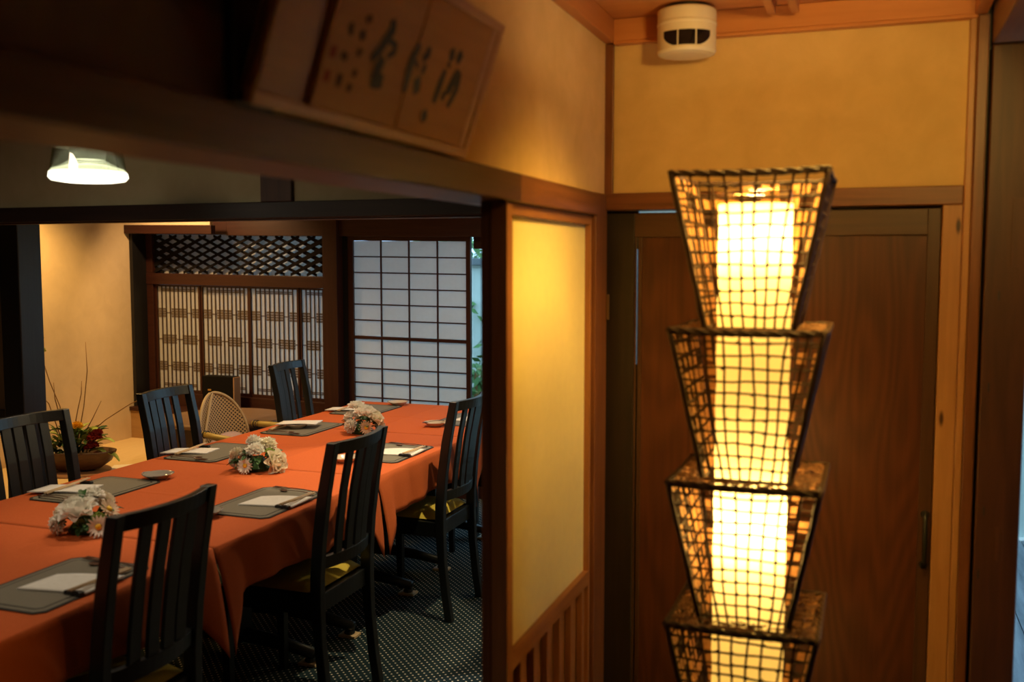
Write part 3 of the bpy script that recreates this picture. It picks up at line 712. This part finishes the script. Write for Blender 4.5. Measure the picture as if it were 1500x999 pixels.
# ---------------------------------------------------------------- dining chairs
def make_chair(label, group):
    t = thing('dining_chair', label, 'chair', (0, 0, 0), 0, group)
    prof = [(-.240, 0), (-.222, .12), (-.206, .28), (-.198, .42), (-.199, .52), (-.210, .66), (-.232, .82), (-.268, 1.0)]
    def xat(z):
        for (xa, za), (xb, zb) in zip(prof, prof[1:]):
            if za <= z <= zb: return xa + (xb - xa) * (z - za) / (zb - za)
        return prof[-1][0]
    for s in (-1, 1):
        rings = []
        for k, (x, z) in enumerate(prof):
            dx = .021 if .3 < z < .9 else (.017 if z <= .3 else .018); dy = .0165
            rings.append([(x - dx, s*.182 - dy, z), (x + dx, s*.182 - dy, z), (x + dx, s*.182 + dy, z), (x - dx, s*.182 + dy, z)])
        MB().loops(rings).build('rear_leg', CHAIRW, t, .003)
    bow = lambda y: -.032 * (1 - (y / .166) ** 2)
    def rail(z0, z1, th, name):
        rings = []
        for k in range(13):
            y = -.168 + .336 * k / 12; xb = bow(y)
            rings.append([(xat(z0) + xb - th, y, z0), (xat(z0) + xb + th, y, z0), (xat(z1) + xb + th, y, z1), (xat(z1) + xb - th, y, z1)])
        MB().loops(rings).build(name, CHAIRW, t, .002)
    rail(.955, .999, .012, 'top_rail'); rail(.545, .590, .011, 'lower_rail')
    for yc in (-.090, -.030, .030, .090):
        rings = []
        for k in range(9):
            z = .588 + (.957 - .588) * k / 8; x = xat(z) + bow(yc)
            rings.append([(x - .006, yc - .0215, z), (x + .006, yc - .0215, z), (x + .006, yc + .0215, z), (x - .006, yc + .0215, z)])
        MB().loops(rings).build('slat', CHAIRW, t, .0015)
    for s in (-1, 1):
        MB().loops([[(.165, s*.178 - .016, z), (.165 + w_, s*.178 - .016, z), (.165 + w_, s*.178 + .016, z), (.165, s*.178 + .016, z)] for z, w_ in ((0, .026), (.3, .036), (.385, .04))]).build('front_leg', CHAIRW, t, .002)
    pbox('apron', CHAIRW, t, -.18, .21, -.196, -.174, .385, .452, bevel=.003); pbox('apron', CHAIRW, t, -.18, .21, .174, .196, .385, .452, bevel=.003)
    pbox('apron', CHAIRW, t, .19, .212, -.174, .174, .385, .452, bevel=.003); pbox('apron', CHAIRW, t, -.2, -.18, -.166, .166, .385, .452, bevel=.003)
    pbox('seat_board', CHAIRW, t, -.18, .19, -.174, .174, .43, .445)
    cu = MB(); N_ = 14
    def cf(u, v, sgn):
        a, b = u * 2 - 1, v * 2 - 1; e = max(abs(a), abs(b)); hgt = (1 - e ** 6) ** .5
        x = .008 + a * .182; y = b * .172
        return (x, y, .452 + sgn * (.034 if sgn > 0 else .006) * hgt * (.9 + .1 * math.cos(a * 1.4) * math.cos(b * 1.4)) + .006)
    cu.grid(lambda u, v: cf(u, v, 1), N_, N_); cu.grid(lambda u, v: cf(u, v, -1), N_, N_)
    cu.build('seat_cushion', OLIVE, t, smooth=True)
    return t
GA, GB = 'black chairs on the hallway side', 'black chairs on the alcove side'
c0 = make_chair('black slatted dining chair on hallway side of table, nearest the camera', GA)
c0.location = (-1.985, 2.10, 0); c0.rotation_euler = (0, 0, PI)
dup(c0, (-1.985, 3.145, 0), PI, 'black slatted chair with shadow-striped olive cushion, middle of hallway side', GA)
dup(c0, (-1.985, 4.20, 0), PI, 'black slatted chair with sunlit olive cushion beside the opening post', GA)
dup(c0, (-1.985, 5.20, 0), PI, 'black chair mostly hidden behind the opening post at the far end', GA)
dup(c0, (-2.93, 3.07, 0), rad(-4), 'black slatted chair at the left edge, in front of the alcove post', GB)
dup(c0, (-2.95, 3.97, 0), rad(3), 'black slatted chair on alcove side, left of the wicker chair', GB)
dup(c0, (-3.09, 5.27, 0), rad(4), 'black slatted chair in front of the slatted windows, right of the wicker chair', GB)

# ---------------------------------------------------------------- place settings
def octa(hx, hy, c): return [(-hx + c, -hy), (hx - c, -hy), (hx, -hy + c), (hx, hy - c), (hx - c, hy), (-hx + c, hy), (-hx, hy - c), (-hx, -hy + c)]
def make_setting():
    o = {}
    m = thing('placemat', 'x', 'placemat', (0, 0, 0), 0, 'grey placemats')
    for nm, ins, za, zb, mt in (('edging', 0, 0, .0022, MATD), ('border', .009, .0015, .0026, MATG), ('line', .024, .002, .0030, MATD), ('field', .029, .0022, .0034, MATG)):
        MB().prism(octa(.14 - ins, .21 - ins, .022 - ins * .3), za, zb).build(nm, mt, m)
    o['mat'] = m
    # napkin: folded sheet with a point, slightly lifted edges
    nk = MB(); P_ = [(-.10, -.075), (-.085, .055), (.115, .085), (.105, -.055)]
    def nf(u, v, off):
        a = Vector(P_[0]).lerp(Vector(P_[1]), v); b = Vector(P_[3]).lerp(Vector(P_[2]), v); p = a.lerp(b, u)
        z = off + .004 * math.sin(u * 3.0) * (v - .3) ** 2 * 3 + .006 * max(0, u - .75) * 3 * v
        return (p.x + (.03 * math.sin(v * PI) * (u - .5) * 0), p.y, z)
    for k in range(3): nk.grid(lambda u, v: nf(u, v, .0040 + k * .0016), 10, 8)
    o['nap'] = tag(nk.build('napkin', NAPKIN, smooth=True, solid=.0009), 'x', 'napkin', 'folded white napkins')
    pl = MB().lathe([(.001, .0), (.034, .0), (.036, .004), (.050, .012), (.060, .021), (.0615, .0225), (.059, .0225), (.049, .0145), (.034, .0075), (.001, .007)], 40)
    for q, p in enumerate(pl.v): 
        r_ = math.hypot(p[0], p[1])
        if r_ > .055: s_ = 1 + .02 * math.cos(8 * math.atan2(p[1], p[0])); pl.v[q] = (p[0] * s_, p[1] * s_, p[2])
    pt = thing('side_plate', 'x', 'plate', (0, 0, 0), 0, 'small side plates')
    pl.build('dish', GLAZEG, pt, smooth=True)
    MB().tube([(.0625 * math.cos(a), .0625 * math.sin(a), .0225 + .002 * math.sin(3 * a)) for a in [k * PI / 30 - .3 for k in range(22)]], .0022, 5).build('rim_glaze', GLAZEG, pt, smooth=True)
    o['plate'] = pt
    def handle(L): return [(-L/2, 0, .006), (-L*.3, 0, .0075), (0, 0, .008), (L*.25, 0, .006), (L*.5, 0, .005)]
    sp = thing('spoon', 'x', 'spoon', (0, 0, 0), 0, 'bronze spoons')
    MB().tube(handle(.105), [.002, .002, .0024, .0032, .0042], 8, flat=.6).build('handle', BRONZE, sp, smooth=True)
    MB().lathe([(.001, -.004), (.008, -.0025), (.011, .0), (.0105, .0008), (.006, -.001), (.001, -.002)], 16, (-.068, 0, .006), 1.7, 1.05).build('bowl', BRONZE, sp, smooth=True)
    fk = thing('fork', 'x', 'fork', (0, 0, 0), 0, 'bronze forks')
    MB().tube([(-.045, 0, .006), (-.02, 0, .009), (.03, 0, .009), (.08, 0, .006), (.10, 0, .005)], [.003, .0024, .0026, .0036, .0046], 8, flat=.6).build('handle', BRONZE, fk, smooth=True)
    MB().prism([(-.075, -.011), (-.05, -.010), (-.042, -.003), (-.042, .003), (-.05, .010), (-.075, .011)], .0055, .0075).build('head', BRONZE, fk, .0008)
    for k in range(4): MB().box(-.108, -.074, -.0108 + k * .0064, -.0084 + k * .0064, .0055, .0072).build('tine', BRONZE, fk)
    o['spoon'] = sp; o['fork'] = fk
    cs = thing('chopsticks', 'x', 'chopsticks', (0, 0, 0), 0, 'pale chopsticks')
    for s in (-1, 1): MB().tube([(s * .005, -.115, .0185), (s * .0055, .0, .013), (s * .006, .115, .0085)], [.0028, .0034, .0042], 8).build('stick', STICK, cs, smooth=True)
    o['sticks'] = cs
    rs = MB().loops([[(x, -.009 + .0, .0036), (x, .009, .0036), (x, .0075, .0036 + h), (x, -.0075, .0036 + h)] for x, h in ((-.028, .009), (-.018, .012), (0, .0095), (.018, .012), (.028, .009))])
    o['rest'] = tag(rs.build('chopstick_rest', BLACKM, bevel=.002), 'x', 'chopstick rest', 'dark chopstick rests')
    return o
cat = {'mat': 'grey bordered placemat', 'nap': 'folded white napkin', 'plate': 'small side plate', 'spoon': 'bronze spoon', 'fork': 'bronze fork', 'sticks': 'pale wooden chopsticks', 'rest': 'dark chopstick rest'}
pos = {'mat': (0, 0, 0, 0), 'nap': (.035, -.005, .0, .05), 'plate': (-.085, -.245, 0, 0), 'spoon': (.045, .152, .003, -.03), 'fork': (.015, .182, .003, -.1), 'sticks': (.112, .03, .003, .04), 'rest': (.112, -.065, .0005, 0)}
place = [((-2.05, 2.07), 0, 'on the hallway side, nearest the camera'), ((-2.045, 3.045), 0, 'on the hallway side, second from the camera'),
         ((-2.05, 4.035), 0, 'on the hallway side, third from the camera'), ((-2.07, 5.03), 0, 'on the hallway side, farthest, by the shoji'),
         ((-2.76, 2.99), PI, 'on the alcove side, nearest, behind the first flowers'), ((-2.80, 3.78), PI, 'on the alcove side, left of the middle flowers'),
         ((-2.77, 4.48), PI, 'on the alcove side, before the wicker chair'), ((-2.77, 5.17), PI, 'on the alcove side, farthest, behind the far flowers')]
proto = make_setting()
for i, ((cx, cy), rz, wh) in enumerate(place):
    for key, src in proto.items():
        lx, ly, lz, lr = pos[key]
        if key == 'nap' and i in (4, 5, 7): lx, ly, lr = .10, .04, .25
        if key == 'nap' and i == 6: lx, ly, lz, lr = .02, -.01, .0215, .35
        if key == 'plate' and i == 6: lx, ly, lz = .03, .01, .0035
        if key == 'fork' and i in (3, 7): continue
        x = cx + lx * math.cos(rz) - ly * math.sin(rz); y = cy + lx * math.sin(rz) + ly * math.cos(rz)
        lab = cat[key] + ' ' + wh
        if key == 'plate': lab = ('grey' if i in (0, 1, 4) else 'cream') + ' side plate ' + wh
        if key == 'nap' and i == 6: lab = 'white napkin laid over a plate, before the wicker chair'
        if i == 0: o = src; o['label'] = lab; o.location = (x, y, ZT + .002 + lz); o.rotation_euler = (0, 0, rz + lr)
        else: o = dup(src, (x, y, ZT + .002 + lz), rz + lr, lab)
        if key == 'plate' and i not in (0, 1, 4):
            for ch in o.children:
                ch.data = ch.data.copy(); ch.data.materials[0] = GLAZEC
sp2 = dup(proto['spoon'], (-2.155, 4.79, ZT + .022), rad(60), 'small spoon lying on the cream plate by the far hallway-side placemat')

# ---------------------------------------------------------------- flowers
def petal(mb, M, L, W, curl, cup, n=4, ruff=0, m=3):
    def f(u, v):
        a = (v - .5) * 2; wd = W * math.sin(PI * min(.97, .12 + u * .80)) ** .7
        x = a * wd / 2; bend = curl * u * u; y = L * u * math.cos(bend * .6); z = L * u * math.sin(bend) * .9 + cup * a * a * wd
        if ruff: z += ruff * math.sin(a * 7 + L * 900) * u ** 2; y += ruff * math.cos(a * 9) * u ** 2
        return M @ Vector((x, y, z))
    mb.grid(f, n, m)
def rose_mesh(m, r=.036):
    mb = MB(); rg = random.Random(3)
    for ring, (n, L, W, tilt, rr) in enumerate(((3, .80, .75, 88, .08), (4, .88, .9, 82, .18), (5, .92, 1.0, 72, .30), (6, .95, 1.0, 60, .40), (7, .90, .95, 44, .46), (7, .80, .85, 24, .46))):
        for k in range(n):
            a = 2*PI*k/n + ring * .7 + rg.uniform(-.1, .1)
            M = Matrix.Rotation(a, 4, 'Z') @ Matrix.Translation((0, r * rr, 0)) @ Matrix.Rotation(rad(tilt + rg.uniform(-5, 5)), 4, 'X')
            petal(mb, M, r * L, r * W, .55 - ring * .16, .42, 5, 0, 4)
    return mb.mesh('rose', m)
def carn_mesh(m, r=.033):
    mb = MB(); rg = random.Random(5)
    for k in range(90):
        a = k * 2.39996; q = math.sqrt((k + .5) / 90)
        tilt = 90 - 105 * q
        M = Matrix.Rotation(a, 4, 'Z') @ Matrix.Translation((0, r * .12 * q, 0)) @ Matrix.Rotation(rad(tilt + rg.uniform(-8, 8)), 4, 'X') @ Matrix.Rotation(rg.uniform(-.5, .5), 4, 'Y')
        petal(mb, M, r * rg.uniform(.84, .98), r * .66, rg.uniform(-.2, .2), .15, 4, r * .07, 4)
    return mb.mesh('carnation', m)
def daisy_mesh(m, r=.030):
    mb = MB(); rg = random.Random(9)
    for ring, n in ((0, 17), (1, 15)):
        for k in range(n):
            M = Matrix.Rotation(2*PI*k/n + ring * .2, 4, 'Z') @ Matrix.Translation((0, r * .15, .002 * ring)) @ Matrix.Rotation(rad(8 + 12 * ring + rg.uniform(-6, 6)), 4, 'X')
            petal(mb, M, r * (.88 - .12 * ring), r * .23, .1, .2, 4, 0, 2)
    return mb.mesh('gerbera', m)
def leaf_mesh(m, L=.05, W=.026):
    mb = MB(); petal(mb, Matrix(), L, W, -.5, .25, 6, 0, 4); return mb.mesh('leaf', m)
ME = {'rose_w': rose_mesh(PETALW), 'rose_c': rose_mesh(PETALC), 'carn': carn_mesh(PETALW), 'carn_p': carn_mesh(PETALC), 'daisy': daisy_mesh(PETALW), 'daisy_p': daisy_mesh(PETALP), 'leaf': leaf_mesh(GREEN), 'lime': carn_mesh(LIME, .020), 'bud': leaf_mesh(LIME, .03, .02)}
DISC = MB().lathe([(.008, 0), (.0075, .003), (.004, .0055), (.0005, .006)], 12).mesh('disc', YELLOW)
for k, me in ME.items():
    for p in me.polygons: p.use_smooth = True
def aim(o, d, spin=0):
    q = Vector(d).to_track_quat('Z', 'Y'); o.rotation_mode = 'QUATERNION'; o.rotation_quaternion = q @ Matrix.Rotation(spin, 3, 'Z').to_quaternion()
cv = Vector((.62, -.78, .35))                                       # viewers' side of the table
def bouquet(loc, label, items, seed):
    t = thing('flower_arrangement', label, 'flowers', loc, 0, 'white table flowers'); rg = random.Random(seed)
    MB().lathe([(.055, 0), (.06, .012), (.045, .03), (.03, .055), (.005, .06)], 14).build('foam_base', GREEN, t)
    for nm, key, p, sc, dz in items:
        p = (p[0], p[1], max(p[2], .034 if nm in ('gerbera', 'filler') else .040))
        o = put(nm, ME[key], t, p); d = Vector((p[0], p[1], p[2] * .7 + dz)); d.normalize(); aim(o, d, rg.uniform(0, 6)); o.scale = (sc,) * 3
        if nm == 'gerbera':
            c = put('disc', DISC, o); c.location = (0, 0, .004); c.scale = (1.0,) * 3
    for k in range(34):
        a = rg.uniform(0, 2*PI); b = rg.uniform(.0, 1.0); r_ = .062 + .012 * rg.random()
        p = Vector((r_ * math.cos(a) * math.cos(b), r_ * math.sin(a) * math.cos(b), .022 + .055 * math.sin(b)))
        o = put('leaf', ME['leaf'], t, p); o.rotation_mode = 'QUATERNION'
        d = Vector((p.x, p.y, rg.uniform(-.004, .05))).normalized(); o.rotation_quaternion = d.to_track_quat('Y', 'Z') @ Matrix.Rotation(rg.uniform(-.6, .6), 3, 'Y').to_quaternion(); o.scale = (rg.uniform(.7, 1.1),) * 3
    return t
# local axes: screen right = (.94,.34), towards the viewer = (.34*.., -.94)
def sv(r, f, z): return (r * .94 + f * .45, r * .34 - f * .89, z)
bouquet((-2.37, 2.52, ZT + .001), 'white rose and gerbera arrangement nearest the camera', [
    ('rose', 'rose_w', sv(-.012, .055, .072), 1.45, .1), ('carnation', 'carn', sv(.015, -.02, .108), 1.15, .2), ('gerbera', 'daisy_p', sv(.075, .02, .075), 1.25, .02),
    ('gerbera', 'daisy', sv(.055, .075, .028), 1.25, .0), ('carnation', 'carn', sv(-.072, .055, .030), 1.05, .0), ('carnation', 'carn_p', sv(-.078, .01, .060), .9, .02),
    ('filler', 'lime', sv(.05, .05, .055), 1.1, .05), ('filler', 'lime', sv(.0, .078, .045), .8, .05), ('rose', 'rose_c', sv(.02, -.07, .07), 1.2, .05), ('carnation', 'carn', sv(-.05, -.06, .05), 1.0, .05),
    ('leaf', 'leaf', sv(-.01, .0, .135), 1.0, 1)], 1)
bouquet((-2.405, 3.52, ZT + .001), 'white carnation arrangement in the middle of the table', [
    ('carnation', 'carn', sv(.0, .045, .090), 1.1, .1), ('carnation', 'carn', sv(-.01, -.01, .115), 1.05, .3), ('carnation', 'carn_p', sv(.05, -.01, .105), 1.05, .2),
    ('rose', 'rose_c', sv(.075, .05, .038), 1.35, .0), ('gerbera', 'daisy', sv(-.035, .085, .030), 1.2, .0), ('carnation', 'carn_p', sv(-.08, .02, .070), .95, .03),
    ('carnation', 'carn', sv(-.09, .0, .030), .9, .0), ('filler', 'lime', sv(.06, .03, .080), 1.0, .1), ('rose', 'rose_w', sv(.02, -.07, .07), 1.1, .05), ('carnation', 'carn', sv(-.05, -.06, .05), 1.0, .05)], 2)
bouquet((-2.42, 4.47, ZT + .001), 'white rose arrangement farthest down the table', [
    ('rose', 'rose_w', sv(.015, .035, .098), 1.35, .15), ('rose', 'rose_w', sv(-.03, -.01, .125), 1.1, .3), ('carnation', 'carn', sv(-.055, .06, .045), 1.1, .0),
    ('gerbera', 'daisy_p', sv(.02, .085, .040), 1.2, .0), ('rose', 'rose_c', sv(.055, .03, .075), 1.25, .05), ('carnation', 'carn', sv(-.06, .02, .085), 1.0, .05),
    ('carnation', 'carn_p', sv(.085, .02, .035), 1.0, .0), ('filler', 'lime', sv(.04, -.02, .11), .8, .1), ('rose', 'rose_w', sv(.0, -.08, .06), 1.1, .05)], 3)

# ---------------------------------------------------------------- pendant lamp over the table
pn = thing('pendant_lamp', 'round glass pendant lamp glowing white under the dark lintel', 'lamp', (-2.30, 2.5, 1.866))
FR = paper('frosted_diffuser', (.9, .9, .86), .6)
MB().grid(lambda u, v: ((.100 + .012 * (1 - v)) * math.cos(u*2*PI), (.100 + .012 * (1 - v)) * math.sin(u*2*PI), .028 + .075 * v), 36, 6).build('glass_shade', FROST, pn, smooth=True)
MB().lathe([(.100, .103), (.05, .110), (.03, .13), (.03, .58), (.002, .58)], 24).build('cap', STEEL, pn, smooth=True)
MB().lathe([(.001, -.003), (.08, -.002), (.108, .002), (.117, .012), (.115, .026), (.105, .038), (.06, .050), (.001, .056)], 36).build('diffuser', FR, pn, smooth=True)
MB().lathe([(.001, .066), (.05, .066), (.055, .1), (.001, .1)], 24).build('socket', STEEL, pn)
lamp('pendant_bulb', 'POINT', (-2.30, 2.5, 1.888), 1.5, (1, .96, .80), .012)
lamp('pendant_light', 'SPOT', (-2.30, 2.5, 1.858), 18, (1, .82, .58), .08, (0, 0, 0), 150, .6)

# ---------------------------------------------------------------- wicker armchair
wk = thing('wicker_armchair', 'rounded wicker armchair with yellow bamboo arms and pink cushion', 'chair', (-3.28, 4.76, 0), rad(-6))
wb = MB(); RIMT = plain('tan_cane', (.50, .36, .18), .5)
def wf(u, v):
    v = 1 - (1 - v) ** 2
    a = (u - .5) * 2.0; hw = .205 * math.sqrt(max(0, 1 - max(0, v - .25) ** 2 / .5625)) if v > .25 else .205
    y = a * hw; x = -.24 + .06 * (abs(a) ** 2) * (hw / .205) - .05 * v
    return (x, y, .46 + .40 * v)
wb.grid(wf, 16, 24)
wo = wb.build('woven_back', WEAVE, wk, smooth=True, solid=.008)
uvl = wo.data.uv_layers.new(name='UVMap')
for lp in wo.data.loops:
    p = wo.data.vertices[lp.vertex_index].co; uvl.data[lp.index].uv = (p.y, p.z)
edge = [wf(0, k / 12) for k in range(24)] + [wf(0.5, 1)] + [wf(1, 1 - k / 24) for k in range(1, 25)]
MB().tube(edge, .009, 8).build('back_rim', RIMT, wk, smooth=True)
for s in (-1, 1):
    MB().tube([(-.17, s*.205, .66), (-.05, s*.235, .655), (.08, s*.245, .65), (.2, s*.235, .62), (.225, s*.22, .5), (.215, s*.2, .02)], [.017, .019, .019, .018, .017, .016], 10).build('arm', BAMBOO, wk, smooth=True)
    bd = MB()
    for x in (-.155, -.135): bd.tube([(x, s*(.208 + .02 * math.cos(k*PI/6)), .659 + .02 * math.sin(k*PI/6)) for k in range(12)], .003, 5, True)
    bd.build('binding', BLACKM, wk, smooth=True)
    MB().tube([(-.19, s*.17, 0), (-.2, s*.18, .4)], .015, 8).build('leg', BAMBOO, wk, smooth=True)
pbox('seat', WEAVE, wk, -.2, .2, -.2, .2, .40, .44, bevel=.01)
MB().grid(lambda u, v: (-.16 + .36 * u, -.19 + .38 * v, .47 + .08 * (math.sin(PI*u) * math.sin(PI*v)) ** .3 + .0 * u), 12, 12).build('seat_cushion', PINKC, wk, smooth=True, solid=.03)
o = MB().grid(lambda u, v: (-.19 + .10 * u, -.16 + .32 * v, .53 + .10 * (1 - u) * math.sin(PI * v) ** .4), 10, 10).build('back_cushion', PINKC, wk, smooth=True, solid=.03)

# ---------------------------------------------------------------- alcove pieces
hb = thing('round_brazier_table', 'low round dark wooden table behind the wicker chair', 'table', (-3.94, 5.42, .30))
RIMW = wood('table_rim', (.16, .09, .045), (.22, .13, .065), 'x', .4)
MB().lathe([(.02, .0), (.33, .0), (.36, .05), (.37, .28), (.02, .28)], 40).build('drum', wood('brazier_drum', (.035, .016, .007), (.07, .032, .013), 'z', .4), hb, smooth=False)
MB().lathe([(.372, .28), (.385, .28), (.393, .288), (.393, .303), (.385, .309), (.372, .309)], 40).build('rim', RIMW, hb, smooth=True)
MB().lathe([(.01, .281), (.372, .281), (.372, .298), (.01, .298)], 40).build('top', BLACKW, hb)
bx = thing('black_box', 'black lacquered box with small brass catch on the window sill', 'box', (-4.42, 6.06, .525))
pbox('body', plain('black_lacquer', (.003, .003, .004), .6, 0, .12), bx, -.145, .118, -.04, .04, 0, .262, bevel=.004)
pbox('side_panel', wood('box_side', (.30, .17, .10), (.42, .26, .16), 'z', .5), bx, .1185, .128, -.039, .039, .004, .258, bevel=.003)
pbox('catch', BRASS, bx, -.095, -.065, -.046, -.0405, .155, .167, bevel=.002)
# ikebana
bo = thing('display_board', 'thin round wooden board under the flower bowl', 'board', (-4.66, 4.88, .3005))
MB().lathe([(.005, 0), (.20, 0), (.205, .006), (.20, .012), (.005, .012)], 40, (0, 0, .0)).build('disc', wood('board_wood', (.20, .10, .05), (.30, .16, .08), 'x', .5), bo)
ps = tag(MB().prism([(-.15, -.10), (.20, -.10), (.23, .11), (-.12, .11)], 0, .0012).build('paper_sheet', PAPERW), 'cream paper sheet lying on the alcove floor beside the bowl', 'paper'); ps.location = (-4.42, 5.10, .3005); ps.rotation_euler = (0, 0, rad(35))
p2 = tag(MB().prism([(-.16, -.11), (.16, -.11), (.16, .11), (-.16, .11)], 0, .0012).build('paper_sheet', PAPERW), 'cream paper sheet on the alcove floor left of the black post', 'paper'); p2.location = (-4.75, 4.1, .3005)
ik = thing('flower_bowl', 'dark wooden bowl of yellow and crimson flowers with bare twigs in the alcove', 'flowers', (-4.66, 4.88, .313), rad(20))
MB().lathe([(.09, 0), (.13, .012), (.19, .06), (.215, .115), (.218, .125), (.205, .125), (.18, .07), (.10, .025), (.005, .02)], 36, (0, 0, 0), 1.15, .62).build('bowl', BOWLW, ik, smooth=True)
MB().lathe([(.005, .09), (.17, .09), (.175, .07)], 24, (0, 0, 0), 1.1, .6).build('soil', BLACKM, ik)
rg = random.Random(21)
LF = leaf_mesh(GREEN, .10, .038); LL = leaf_mesh(LIME, .10, .045); LS = leaf_mesh(noisy('mid_leaf', (.07, .12, .03), (.13, .20, .05), (20, 20, 20), .5, 2, 0), .11, .026)
for k in range(120):
    a = rg.uniform(0, 2*PI); r_ = rg.uniform(.0, .12); p = Vector((r_ * math.cos(a) * 1.3 - .01, r_ * math.sin(a) * .5, .10 + rg.uniform(0, .14)))
    me = [LF, LF, LS, LS, LL][k % 5] if p.z < .2 or p.x > 0 else [LF, LS][k % 2]
    o = put('leaf', me, ik, p); o.rotation_mode = 'QUATERNION'
    d = Vector((math.cos(a) * rg.uniform(.2, 1), math.sin(a) * rg.uniform(.2, .8), rg.uniform(.1, 1))).normalized(); o.rotation_quaternion = d.to_track_quat('Y', 'Z') @ Matrix.Rotation(rg.uniform(-.8, .8), 3, 'Y').to_quaternion()
    o.scale = (rg.uniform(.6, 1.0),) * 3
for (x, z, ry) in ((.20, .18, .5), (.155, .125, .25), (.235, .11, .0)):
    o = put('broad_leaf', LL, ik, (x - .05, -.03, z)); o.rotation_mode = 'QUATERNION'; o.rotation_quaternion = Vector((1, -.2, ry)).normalized().to_track_quat('Y', 'Z'); o.scale = (1.1,) * 3
for (x, z) in ((-.065, .345), (.04, .285)):
    o = put('yellow_bloom', carn_mesh(YELLOW, .03), ik, (x, -.07, z)).scale = (1.25,) * 3
for (x, z, s_) in ((.135, .21, 1.4), (.12, .16, 1.2), (.155, .24, 1.0), (.095, .145, .9), (.14, .10, .8)):
    put('crimson_bloom', ME.setdefault('crim', carn_mesh(CRIMSON, .032)), ik, (x, -.04, z)).scale = (s_,) * 3
for pts in ([(-.06, 0, .12), (-.09, 0, .40), (-.15, 0, .56), (-.19, .0, .70), (-.205, 0, .80)], [(.0, 0, .12), (.05, .02, .40), (.07, .04, .62), (.065, .04, .80)], [(-.03, 0, .15), (.02, 0, .38), (.045, 0, .48), (.05, 0, .56)],
            [(.04, 0, .2), (.12, -.02, .33), (.18, -.03, .44)], [(.05, 0, .2), (.2, -.02, .32), (.36, -.04, .42), (.47, -.05, .47)], [(-.09, 0, .2), (-.16, .0, .42), (-.2, 0, .46)], [(-.08, 0, .28), (-.12, .0, .45), (-.125, 0, .55)]):
    MB().tube(pts, [.004] + [.003] * (len(pts) - 2) + [.0015], 5).build('twig', BARK, ik, smooth=True)
for p in ((-.205, 0, .80), (-.19, 0, .75), (-.20, 0, .83), (.475, -.05, .465), (.46, -.05, .45)):
    o = put('bright_leaf', LL, ik, p); o.rotation_mode = 'QUATERNION'; o.rotation_quaternion = Vector((.9, -.3, .3)).normalized().to_track_quat('Y', 'X'); o.scale = (.5,) * 3
